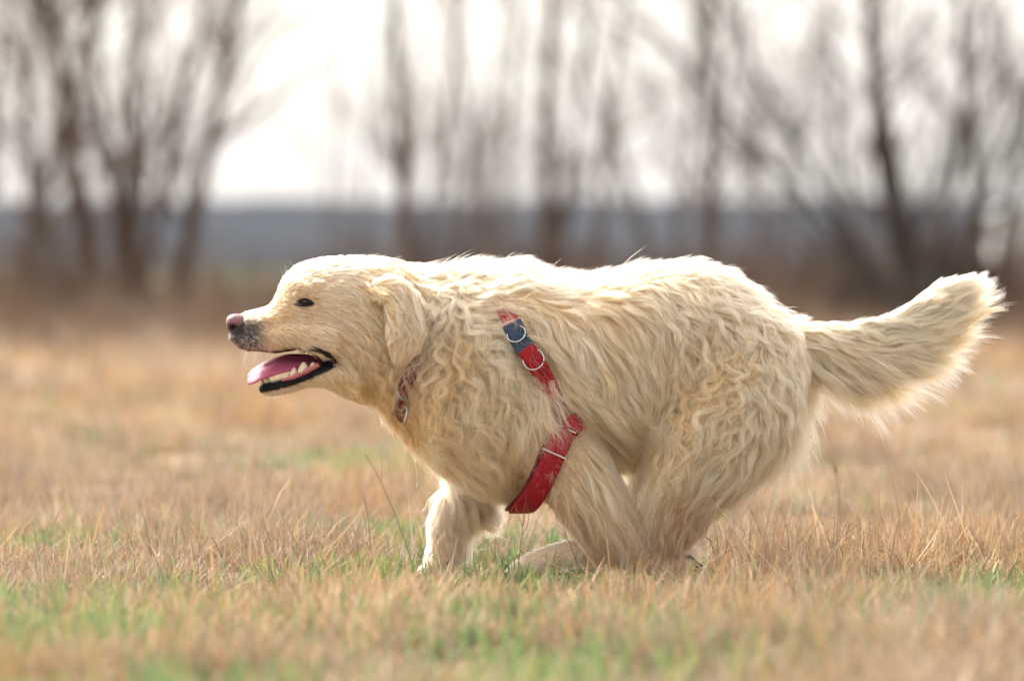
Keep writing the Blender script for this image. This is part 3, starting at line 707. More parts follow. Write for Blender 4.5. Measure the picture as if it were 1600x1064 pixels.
# nose leather
def nose():
    m, n, out = new_mat('nose_leather')
    b = n.nodes.new('ShaderNodeBsdfPrincipled'); at_ = n.nodes.new('ShaderNodeAttribute'); at_.attribute_name = 'tint'
    b.inputs['Roughness'].default_value = 0.38
    tc = n.nodes.new('ShaderNodeTexCoord'); vo = n.nodes.new('ShaderNodeTexVoronoi'); vo.inputs['Scale'].default_value = 900
    bp = n.nodes.new('ShaderNodeBump'); bp.inputs['Strength'].default_value = 0.35; bp.inputs['Distance'].default_value = 0.0006
    n.links.new(tc.outputs['Object'], vo.inputs['Vector']); n.links.new(vo.outputs['Distance'], bp.inputs['Height']); n.links.new(bp.outputs[0], b.inputs['Normal'])
    n.links.new(at_.outputs['Color'], b.inputs['Base Color']); n.links.new(b.outputs[0], out.inputs[0])
    nu, nv_ = 64, 40
    V = []; 
    for i in range(nv_ + 1):
        ph = math.pi * i / nv_
        for j in range(nu):
            th = 2 * math.pi * j / nu
            d = np.array([math.sin(ph) * math.cos(th), math.sin(ph) * math.sin(th), math.cos(ph)])   # x fwd-, y, z
            s = np.sign(d) * np.abs(d) ** 0.72
            u = 372.0 + 18.8 * s[0]; y = 24.5 * s[1] * (1 - 0.12 * (s[2] < 0) * -s[2] * 3); v = 505.0 - 14.8 * s[2] + 2.0 * (s[0] > 0) * s[0]
            if s[2] < 0: v += 7 * s[2] ** 2 * max(0, 1 - abs(s[1]) * 1.3) * (s[0] < 0.2); u += 5 * s[2] ** 2
            # nostrils: comma-shaped hollows on each flank of the tip
            for sy in (-1, 1):
                q = math.hypot((u - 364.5) / 5.2, (v - 511.5) / 4.4) 
                if s[1] * sy > 0.25 and q < 1.3:
                    f = max(0, 1 - q / 1.3); y -= sy * 9 * f ** 0.7; u += 3 * f
            if abs(s[1]) < 0.08 and s[0] < 0: u += 1.6
            V.append((u, v, y))
    V = np.array(V); P = px(V[:, 0], V[:, 1], V[:, 2])
    F = []
    for i in range(nv_):
        for j in range(nu):
            F.append((i * nu + j, i * nu + (j + 1) % nu, (i + 1) * nu + (j + 1) % nu, (i + 1) * nu + j))
    col = np.tile(np.array([[0.20, 0.085, 0.088]]), (len(V), 1))
    q = np.hypot((V[:, 0] - 364.5) / 5.2, (V[:, 1] - 511.5) / 4.6); f = np.clip((1.35 - q) / 0.5, 0, 1)[:, None]
    col = col * (1 - f) + np.array([0.012, 0.010, 0.011]) * f
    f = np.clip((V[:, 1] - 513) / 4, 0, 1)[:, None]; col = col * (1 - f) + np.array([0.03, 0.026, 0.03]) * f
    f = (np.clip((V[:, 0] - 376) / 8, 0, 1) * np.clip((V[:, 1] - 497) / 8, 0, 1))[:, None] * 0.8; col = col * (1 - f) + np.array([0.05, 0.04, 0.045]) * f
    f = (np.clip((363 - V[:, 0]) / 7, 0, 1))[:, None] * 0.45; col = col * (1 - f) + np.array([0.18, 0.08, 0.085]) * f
    o = mesh_obj('nose', P, F, m, dog, True, col, DOG)
nose()

# eyes
M_EYE = simple_mat('eye_brown', (0.020, 0.010, 0.005), 0.12, 0.3, coat=0.25)
def uv_ball(c, r, nu=20, nv_=12, sq=(1, 1, 1)):
    V = []; F = []
    for i in range(nv_ + 1):
        for j in range(nu):
            ph = math.pi * i / nv_; th = 2 * math.pi * j / nu
            V.append(np.array(c) + r * np.array(sq) * np.array([math.sin(ph) * math.cos(th), math.sin(ph) * math.sin(th), math.cos(ph)]))
    for i in range(nv_):
        for j in range(nu): F.append((i * nu + j, i * nu + (j + 1) % nu, (i + 1) * nu + (j + 1) % nu, (i + 1) * nu + j))
    return np.array(V), F
M_LID = simple_mat('eye_rim', (0.010, 0.008, 0.007), 0.6, 0.2, noise=0.2)
for side in (-1, 1):
    p, nn = near_hit(479, 471, side)
    V, F = uv_ball(p - nn * 0.0080, 0.0105); e = mesh_obj('eye', V, F, M_EYE, dog, True, off=DOG)
    # lids: two bowed dark rims round the almond opening
    for s_, hgt in ((-1, 7.6), (1, 2.6)):
        pts = []
        for t in np.linspace(0, 1, 13):
            uu = 462 + 31 * t; vv = 475.2 - 0.5 * t + s_ * hgt * math.sin(math.pi * t) ** 0.8
            q, qn = near_hit(uu, vv, side); pts.append(q + qn * (0.0004 + 0.0022 * math.sin(math.pi * t)))
        tb = Tubes(); tb.add(pts, 0.0007 + 0.0009 * np.sin(np.linspace(0, math.pi, 13)), 8); tb.build('eyelid', M_LID, dog, DOG)

# tongue
def tongue():
    m = simple_mat('wet_tongue', (0.36, 0.075, 0.13), 0.55, 0.3, noise=0.16, scale=90, bump=0.4, coat=0.0, sss=0.15)
    P = crom([(505, 566, 20, 5), (475, 566, 26, 6), (450, 567, 28, 7), (428, 573, 28, 7), (408, 581, 27, 6), (395, 588, 25, 5), (386.5, 593, 16, 3.5)], 30)
    mm = 28; th = np.linspace(0, 2 * math.pi, mm, endpoint=False); rings = []
    for (u, v, w_, t_) in P:
        y = w_ * np.cos(th); z = t_ * np.sin(th)                  # z up
        tilt = np.where(y < 0, 1, 1) * (-y) * 0.42                # near edge hangs lower
        groove = -4.2 * np.exp(-(y / 3.6) ** 2) * (np.sin(th) > 0)
        rings.append(px(np.full(mm, u) + (-y) * 0.05, v - z + tilt - groove * -1 * -1, y - 2))
    V, F = ring_mesh(np.array(rings)); mesh_obj('tongue', V, F, m, dog, True, off=DOG)
tongue()
# gums and teeth
M_TOOTH = simple_mat('tooth_ivory', (0.66, 0.56, 0.38), 0.3, 0.5, noise=0.08, scale=300)
M_GUM = simple_mat('gum_pink', (0.42, 0.13, 0.14), 0.3, 0.5, noise=0.15, scale=200, coat=0.2)
def tooth(u, v, y, h, r, up=1, lean=0.0, flat=1.0):
    """a tapered blunt crown; up=1 grows upwards in the picture"""
    c = px(u, v, y); k, mm = 6, 10; rings = []
    for i in range(k):
        t = i / (k - 1); rad = r * (1 - t ** 1.8 * 0.82)
        th = np.linspace(0, 2 * math.pi, mm, endpoint=False)
        rings.append(c + S * np.stack([rad * flat * np.cos(th) + lean * t * h, rad * np.sin(th), np.full(mm, up * h * t)], -1))
    V, F = ring_mesh(np.array(rings)); mesh_obj('tooth', V, F, M_TOOTH, dog, True, off=DOG)
for sy in (-1, 1):
    tooth(419, 597, sy * 14, 13, 3.8, 1, -0.2); tooth(411, 599, sy * 6, 8, 3.0, 1, -0.15)
    for (u, v, y, h, r, f) in ((450, 591, 29, 8, 3.6, 1.5), (461, 588, 32, 14, 4.6, 1.7), (476, 582, 37, 17, 5.2, 1.9), (491, 574, 42, 9, 4.4, 1.5)):
        tooth(u, v, sy * y, h, r, 1, 0, f)
    for (u, v, y, h, r, f) in ((488, 543, 43, 12, 5.0, 1.9), (473, 546, 39, 7, 3.6, 1.6)):
        tooth(u, v, sy * y, h, r, -1, 0, f)
    tb = Tubes(); tb.add(px(np.array([442, 460, 480, 500]), np.array([593, 588, 579, 569]), sy * np.array([27, 33, 39, 46])), np.array([3, 4.5, 5, 4]) * S, 8); tb.build('gum', M_GUM, dog, DOG)
# claws and the leather pad of the trailing paw
M_CLAW = simple_mat('claw_horn', (0.05, 0.042, 0.038), 0.35)
for (u, v, y0, du, dv) in ((1090, 884, -68, 9, 3), (660, 897, 68, -9, 5), (796, 891, -62, -9, 5), (860, 892, 64, -9, 5)):
    for j in (-1.5, -0.5, 0.5, 1.5):
        p0 = px(u, v, y0 + j * 10.5); p1 = px(u + du * 0.7, v + dv * 0.4, y0 + j * 10.5); p2 = px(u + du * 1.2, v + dv * 1.3, y0 + j * 10.5)
        tb = Tubes(); tb.add([p0, p1, p2], np.array([3.0, 2.2, 0.5]) * S, 8); tb.build('claw', M_CLAW, dog, DOG)
M_PAD = simple_mat('pad_leather', (0.028, 0.025, 0.025), 0.55, bump=0.6, scale=400)
V, F = uv_ball(px(1079, 872, -84), 1.0, 18, 10); V = (V - px(1079, 872, -84)); Rm = np.array(Matrix.Rotation(R(42), 3, 'Y'))
V = (V * np.array([14 * S, 5 * S, 5 * S])) @ Rm.T + px(1079, 871, -83); mesh_obj('paw_pad', V, F, M_PAD, dog, True, off=DOG)
# ------------------------------------------------------------------ harness and collar
M_RED = None
def webbing(name, col, col2):
    m, n, out = new_mat(name)
    b = n.nodes.new('ShaderNodeBsdfPrincipled'); b.inputs['Roughness'].default_value = 0.62; b.inputs['Sheen Weight'].default_value = 0.0; b.inputs['Specular IOR Level'].default_value = 0.25
    uvn = n.nodes.new('ShaderNodeUVMap'); uvn.uv_map = 'weave'
    mp = n.nodes.new('ShaderNodeMapping'); mp.inputs['Scale'].default_value = (1, 1, 1)
    wv = n.nodes.new('ShaderNodeTexWave'); wv.wave_type = 'BANDS'; wv.bands_direction = 'DIAGONAL'; wv.inputs['Scale'].default_value = 210; wv.inputs['Distortion'].default_value = 0.6
    nz = n.nodes.new('ShaderNodeTexNoise'); nz.inputs['Scale'].default_value = 30
    mx = n.nodes.new('ShaderNodeMix'); mx.data_type = 'RGBA'; mx.inputs[6].default_value = (*col, 1); mx.inputs[7].default_value = (*col2, 1)
    n.links.new(uvn.outputs[0], mp.inputs[0]); n.links.new(mp.outputs[0], wv.inputs['Vector']); n.links.new(mp.outputs[0], nz.inputs['Vector'])
    n.links.new(nz.outputs['Fac'], mx.inputs[0]); n.links.new(mx.outputs[2], b.inputs['Base Color'])
    bp = n.nodes.new('ShaderNodeBump'); bp.inputs['Strength'].default_value = 0.5; bp.inputs['Distance'].default_value = 0.0006
    n.links.new(wv.outputs['Fac'], bp.inputs['Height']); n.links.new(bp.outputs[0], b.inputs['Normal']); n.links.new(b.outputs[0], out.inputs[0])
    return m
M_RED = webbing('red_webbing', (0.23, 0.004, 0.010), (0.33, 0.008, 0.016))
M_NAVY = webbing('navy_padding', (0.018, 0.035, 0.060), (0.035, 0.060, 0.095))
M_MAROON = webbing('maroon_leather', (0.085, 0.007, 0.010), (0.14, 0.012, 0.016))
M_STEEL = simple_mat('bright_steel', (0.52, 0.51, 0.49), 0.25, metal=1.0)
M_DULL = simple_mat('dull_steel', (0.33, 0.32, 0.30), 0.3, metal=1.0)

harness = empty('harness', (0, 0, 0)); harness.parent = dog; harness.location = -np.array([0, 0, 0.0])
collar = empty('collar', (0, 0, 0)); collar.parent = dog
STRAP_LINES = []      # (points m, half width m, how strictly the coat is kept off)
def strap(name, pts, nrm, width, off, mat, parent, thick=0.0026, keep=1.0, twist=None):
    pts = np.asarray(pts, float); nrm = np.asarray(nrm, float)
    n = max(12, int(len(pts) * 6)); P = crom(pts, n); N = norm(crom(nrm, n)); T = norm(np.gradient(P, axis=0))
    N = norm(N - T * (N * T).sum(1, keepdims=True)); W = np.cross(N, T)
    off = np.interp(np.linspace(0, 1, n), np.linspace(0, 1, len(np.atleast_1d(off))), np.atleast_1d(off)) if np.ndim(off) else np.full(n, off)
    P = P + N * off[:, None]
    wv = width * (1 + 0.03 * np.sin(np.linspace(0, 9, n)))
    xs_ = np.array([-1, -0.94, -0.5, 0, 0.5, 0.94, 1]); zt = np.array([0.2, 1, 1.05, 1.1, 1.05, 1, 0.2]); zb = np.array([0.2, 0, 0, 0, 0, 0, 0.2])
    prof = np.concatenate([np.stack([xs_, zt], 1), np.stack([xs_[::-1], zb[::-1] * 0], 1)[1:-1]])
    m_ = len(prof)
    rings = P[:, None] + W[:, None] * (prof[None, :, 0, None] * wv[:, None, None] / 2) + N[:, None] * (prof[None, :, 1, None] * thick)
    V, F = ring_mesh(rings)
    o = mesh_obj(name, V, F, mat, parent, True, off=DOG)
    me = o.data; L = np.concatenate([[0], np.cumsum(np.linalg.norm(np.diff(P, axis=0), axis=1))])
    uvl = me.uv_layers.new(name='weave'); vi = np.empty(len(me.loops), np.int32); me.loops.foreach_get('vertex_index', vi)
    uu = np.concatenate([np.repeat(L, m_), [L[0], L[-1]]]); vv = np.concatenate([np.tile(prof[:, 0] * width / 2, n), [0, 0]])
    uvl.data.foreach_set('uv', np.stack([uu[vi], vv[vi]], -1).astype(np.float32).ravel())
    STRAP_LINES.append((P, width / 2, keep))
    return o, P, N, T, W
def on_body(uvs, side=-1):
    a = [near_hit(u, v, side) for u, v in uvs]; return [p for p, _ in a], [q for _, q in a]
def ring_tube(name, c, ax1, ax2, r, thick, mat, parent, a0=0, a1=2 * math.pi, r2=None):
    t = np.linspace(a0, a1, 33); r2 = r if r2 is None else r2
    pts = np.array(c) + r * np.cos(t)[:, None] * np.array(ax1) + r2 * np.sin(t)[:, None] * np.array(ax2)
    tb = Tubes(); tb.add(pts, np.full(33, thick), 8); return tb.build(name, mat, parent, DOG)

mm_ = S
for side in (-1, 1):
    # shoulder strap: withers to the breast joint
    A = [(762, 446), (776, 468), (792, 492), (803, 512)]; p, q = on_body(A, side)
    strap('strap', p, q, 25 * mm_, [-8 * mm_, 4 * mm_, 13 * mm_], M_RED, harness, keep=0.22)
    A = [(801, 508), (812, 530), (824, 549)]; p, q = on_body(A, side)
    _, Pn, Nn, Tn, Wn = strap('pad', p, q, 31 * mm_, 15 * mm_, M_NAVY, harness, thick=0.004, keep=0.6)
    i = len(Pn) // 2
    ring_tube('ring', Pn[i - 2] + Nn[i] * 0.006 - Tn[i] * 0.002, Wn[i], Tn[i] * 0.93 + Nn[i] * 0.35, 14.5 * mm_, 0.0011, M_STEEL, harness)
    A = [(822, 545), (834, 561), (846, 579)]; p, q = on_body(A, side)
    _, Pn, Nn, Tn, Wn = strap('strap', p, q, 29 * mm_, [17 * mm_, 17 * mm_, 14 * mm_], M_RED, harness, thick=0.0036, keep=0.65)
    i = len(Pn) // 2
    ring_tube('ring', Pn[i] + Nn[i] * 0.005, Wn[i], Tn[i] * 0.95 + Nn[i] * 0.25, 16.5 * mm_, 0.0012, M_STEEL, harness)
    A = [(845, 577), (858, 602), (871, 630), (882, 656), (886, 668)]; p, q = on_body(A, side)
    strap('strap', p, q, 27 * mm_, [11 * mm_, 4 * mm_, 2 * mm_, 4 * mm_, 12 * mm_], M_RED, harness, keep=0.0)
    # breast strap down and under the chest
    A = [(886, 664), (876, 684), (866, 706), (856, 730), (844, 754), (831, 775)]; p, q = on_body(A, side)
    p = [np.array([a[0], side * max(abs(a[1]), 0.0), a[2]]) for a in p]
    # the strap hangs straight: carry its depth evenly in to the breast bone
    d0 = [0.128, 0.129, 0.128, 0.123, 0.112, 0.090]
    p = [np.array([px(u, v)[0], side * d, px(u, v)[2]]) for (u, v), d in zip(A, d0)]
    q = [np.array([-0.25 + 0.02 * k, side * 1.0, 0.0 - 0.10 * k]) for k in range(6)]
    p += [np.array([px(816, 790)[0], side * 0.055, px(0, 789)[2]]), np.array([px(812, 793)[0], side * 0.004, px(0, 794)[2]])]
    q += [np.array([0, side * 0.6, -0.9]), np.array([0, 0, -1.0])]
    _, Pn, Nn, Tn, Wn = strap('strap', p, q, 34 * mm_, 0.006, M_RED, harness, thick=0.003, keep=1.0)
    strap('lining', [a + np.array([-0.0085, -side * 0.0045, 0.001]) for a in p[1:]], q[1:], 31 * mm_, 0.004, M_MAROON, harness, thick=0.002, keep=1.0)
    i = int(np.argmin(np.abs(Pn[:, 2] - px(0, 706)[2])))
    # metal slider across the webbing
    c = Pn[i] + Nn[i] * 0.0045; bar = Tubes(); bar.add([c - Wn[i] * 20 * mm_, c - Wn[i] * 8 * mm_, c + Wn[i] * 8 * mm_, c + Wn[i] * 20 * mm_], np.full(4, 0.0019), 8)
    bar.build('slider', M_STEEL, harness, DOG)
    c = Pn[1] + Nn[1] * 0.004; bar = Tubes(); bar.add([c - Wn[1] * 18 * mm_, c, c + Wn[1] * 18 * mm_], np.full(3, 0.0016), 8); bar.build('slider', M_STEEL, harness, DOG)
    # girth strap folding out of the joint and away under the coat
    A = [(886, 670), (896, 660), (908, 652), (926, 652), (950, 664)]; p, q = on_body(A, side)
    p[0] = np.array([p[0][0], side * 0.129, p[0][2]]); p[1] = np.array([p[1][0], side * 0.133, p[1][2]]); q[0] = q[1] = np.array([0.2, side * 1.0, 0.1])
    strap('strap', p, q, 30 * mm_, [2 * mm_, 3 * mm_, -2 * mm_, -6 * mm_, -6 * mm_], M_RED, harness, keep=0.0)
    A = [(948, 662), (958, 690), (960, 700)]; p, q = on_body(A, side); p.append(px(958, 708, side * 40)); q.append(np.array([0, side * .5, -.8])); p.append(px(957, 711, 0)); q.append(np.array([0, 0, -1.]))
    strap('strap', p, q, 28 * mm_, -5 * mm_, M_RED, harness, keep=0.0)
    # collar half
    A = [(702, 452), (690, 482), (676, 516), (661, 549), (648, 577), (636, 604), (628, 630)]; p, q = on_body(A, side)
    p = [px(706, 427, 0)] + p + [px(618, 660, side * 30), px(614, 668, 0)]; q = [np.array([0, 0, 1.])] + q + [np.array([-.4, side * .4, -.8]), np.array([-.4, 0, -.9])]
    strap('strap', p, q, 22 * mm_, [-3 * mm_, -3 * mm_, -2 * mm_, 3 * mm_, 8 * mm_, 8 * mm_, 6 * mm_, -2 * mm_, -5 * mm_], M_MAROON, collar, keep=0.0)
    if side < 0: STRAP_LINES.append((np.array([near_hit(u_, v_)[0] + near_hit(u_, v_)[1] * 0.008 for u_, v_ in np.linspace((655, 562), (646, 583), 8)]), 0.009, 0.45)); STRAP_LINES.append((np.array([near_hit(u_, v_)[0] + near_hit(u_, v_)[1] * 0.010 for u_, v_ in np.linspace((635, 610), (641, 655), 10)]), 0.008, 0.6))
# top bridge over the withers
strap('strap', [px(762, 446, -62), px(757, 436, -30), px(756, 432, 0), px(757, 436, 30), px(762, 446, 62)], [np.array([-.2, -.5, .8]), np.array([-.2, -.3, .9]), np.array([-.2, 0, 1.]), np.array([-.2, .3, .9]), np.array([-.2, .5, .8])], 27 * mm_, -4 * mm_, M_RED, harness, keep=0.0)
# steel ring and trigger clip on the collar
p, q = near_hit(638, 622)
c = p + q * 0.024
ring_tube('ring', c, (1, 0, 0), (0.05, -0.25, 0.97), 8.5 * mm_, 0.0010, M_DULL, collar, r2=11 * mm_)
c2 = c + np.array([0.0035, -0.003, -0.020])
hook = Tubes(); hook.add([c2 + np.array([0.002, 0, 0.016]), c2 + np.array([0.006, 0, 0.010]), c2 + np.array([0.0055, -0.001, 0.0]), c2 + np.array([0.003, -0.001, -0.010]), c2 + np.array([0.002, -0.001, -0.016])], [0.0010, 0.0016, 0.0022, 0.0020, 0.0012], 8)
hook.build('clip', M_DULL, collar, DOG)
bar = Tubes(); q0, _ = near_hit(629, 612); bar.add([c + np.array([-0.008, -0.002, 0.022]), c + np.array([-0.006, -0.003, 0.014]), c + np.array([-0.001, -0.003, 0.008]), c + np.array([0.004, -0.002, 0.006])], [0.0012] * 4, 8); bar.build('loop', M_DULL, collar, DOG)
# ------------------------------------------------------------------ the coat
# control points in the picture plane: u, v, flow (right, down), length px, height px, curl, stick (1 = hugs the body), warmth, root colour darkening not used
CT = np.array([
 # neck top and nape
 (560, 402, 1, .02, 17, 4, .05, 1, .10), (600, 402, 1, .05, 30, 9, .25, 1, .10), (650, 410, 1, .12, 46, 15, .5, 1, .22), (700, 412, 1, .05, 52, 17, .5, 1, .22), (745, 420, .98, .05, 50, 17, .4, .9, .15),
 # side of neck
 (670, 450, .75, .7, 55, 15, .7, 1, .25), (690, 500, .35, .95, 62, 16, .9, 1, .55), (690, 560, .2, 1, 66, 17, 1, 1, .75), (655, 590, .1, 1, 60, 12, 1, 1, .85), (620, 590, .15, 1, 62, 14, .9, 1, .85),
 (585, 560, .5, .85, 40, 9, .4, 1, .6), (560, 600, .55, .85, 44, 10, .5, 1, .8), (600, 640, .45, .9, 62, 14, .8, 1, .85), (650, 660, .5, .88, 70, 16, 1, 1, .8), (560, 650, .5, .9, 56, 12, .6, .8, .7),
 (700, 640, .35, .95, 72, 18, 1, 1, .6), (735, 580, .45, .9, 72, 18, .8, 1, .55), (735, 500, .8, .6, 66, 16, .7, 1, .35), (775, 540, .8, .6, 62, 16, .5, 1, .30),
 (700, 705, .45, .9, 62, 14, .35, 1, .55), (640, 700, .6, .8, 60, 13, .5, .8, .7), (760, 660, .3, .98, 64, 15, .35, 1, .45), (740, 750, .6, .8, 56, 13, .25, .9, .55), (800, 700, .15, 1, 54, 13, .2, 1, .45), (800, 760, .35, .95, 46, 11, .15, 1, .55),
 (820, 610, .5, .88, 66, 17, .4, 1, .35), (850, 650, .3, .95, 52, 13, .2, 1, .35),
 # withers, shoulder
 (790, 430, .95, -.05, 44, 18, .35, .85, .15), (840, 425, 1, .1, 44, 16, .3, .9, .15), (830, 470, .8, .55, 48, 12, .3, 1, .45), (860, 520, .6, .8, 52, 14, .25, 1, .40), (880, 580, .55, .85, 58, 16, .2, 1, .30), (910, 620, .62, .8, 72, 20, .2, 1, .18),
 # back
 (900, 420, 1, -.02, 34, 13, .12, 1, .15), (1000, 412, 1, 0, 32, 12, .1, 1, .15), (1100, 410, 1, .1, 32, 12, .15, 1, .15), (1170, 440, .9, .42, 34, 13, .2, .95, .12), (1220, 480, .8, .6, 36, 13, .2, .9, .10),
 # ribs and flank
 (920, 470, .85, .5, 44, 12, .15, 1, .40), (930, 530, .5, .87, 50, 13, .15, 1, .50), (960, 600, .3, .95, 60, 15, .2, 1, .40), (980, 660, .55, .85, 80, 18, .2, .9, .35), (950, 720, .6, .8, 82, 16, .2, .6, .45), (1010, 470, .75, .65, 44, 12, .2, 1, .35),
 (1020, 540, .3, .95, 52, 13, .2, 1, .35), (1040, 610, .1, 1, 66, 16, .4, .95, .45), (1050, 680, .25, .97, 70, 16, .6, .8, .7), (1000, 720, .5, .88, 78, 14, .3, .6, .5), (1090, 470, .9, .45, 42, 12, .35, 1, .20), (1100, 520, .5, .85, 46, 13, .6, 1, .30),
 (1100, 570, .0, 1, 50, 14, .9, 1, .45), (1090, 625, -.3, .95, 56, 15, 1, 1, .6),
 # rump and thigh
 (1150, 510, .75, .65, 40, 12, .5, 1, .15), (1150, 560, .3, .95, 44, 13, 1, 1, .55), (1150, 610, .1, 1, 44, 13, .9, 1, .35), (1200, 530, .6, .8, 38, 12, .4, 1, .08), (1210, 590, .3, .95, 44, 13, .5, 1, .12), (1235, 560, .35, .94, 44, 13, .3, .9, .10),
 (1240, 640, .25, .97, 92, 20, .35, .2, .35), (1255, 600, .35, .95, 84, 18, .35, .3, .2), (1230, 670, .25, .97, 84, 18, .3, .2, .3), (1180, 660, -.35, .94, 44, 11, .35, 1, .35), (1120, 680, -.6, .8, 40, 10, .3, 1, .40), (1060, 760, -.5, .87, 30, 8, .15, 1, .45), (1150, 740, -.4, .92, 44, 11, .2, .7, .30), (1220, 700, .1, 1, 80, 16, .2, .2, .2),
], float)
CF = np.array([  # face
 (372, 488, .9, -.1, 5, 1.5, 0, 1, .10), (400, 482, 1, -.15, 7, 2, 0, 1, .12), (385, 530, .75, .5, 6, 1.5, 0, 1, .2), (420, 510, .95, .2, 9, 2.2, 0, 1, .45), (430, 540, .85, .5, 10, 2.5, 0, 1, .35), (440, 490, 1, .05, 10, 2.5, 0, 1, .45),
 (445, 440, .5, -.85, 9, 3, 0, 1, .1), (470, 420, .85, -.5, 12, 3, 0, 1, .02), (470, 450, .95, -.25, 10, 3, 0, 1, .12), (500, 412, 1, -.1, 14, 3, 0, 1, .0), (500, 440, 1, .05, 14, 3, 0, 1, .06), (490, 490, 1, .15, 13, 3, 0, 1, .25), (480, 520, .95, .3, 14, 3, 0, 1, .28),
 (510, 530, .9, .45, 18, 4, .05, 1, .3), (530, 470, .95, .3, 18, 4, .05, 1, .10), (540, 410, 1, .05, 18, 4, 0, 1, .02), (550, 500, .8, .6, 24, 5, .1, 1, .25), (540, 560, .6, .8, 30, 7, .2, 1, .5), (570, 440, .8, .6, 24, 5, .1, 1, .15), (585, 490, .4, .9, 34, 8, .25, 1, .65), (580, 540, .4, .9, 38, 8, .4, 1, .65),
 (600, 420, .9, .35, 30, 8, .3, 1, .30), (620, 440, .85, .5, 36, 9, .3, 1, .65), (560, 600, .5, .85, 40, 10, .4, 1, .75), (530, 600, .6, .8, 26, 5, .2, 1, .5), (600, 580, .3, .95, 52, 12, .6, 1, .75), (640, 470, .6, .8, 46, 12, .5, 1, .3), (520, 575, .7, .7, 16, 3.5, .05, 1, .4),
 (425, 612, .9, .4, 8, 2, 0, 1, .0), (460, 605, .95, .25, 11, 2.5, 0, 1, .25), (500, 598, .95, .3, 16, 3.5, 0, 1, .4),
], float)
def field(ctrl, u, v, sc_=1.0):
    d2 = (u[:, None] - ctrl[None, :, 0]) ** 2 + (v[:, None] - ctrl[None, :, 1]) ** 2
    w_ = 1 / (d2 + 14.0 ** 2) ** 2
    w_ /= w_.sum(1, keepdims=True)
    return w_ @ ctrl[:, 2:]

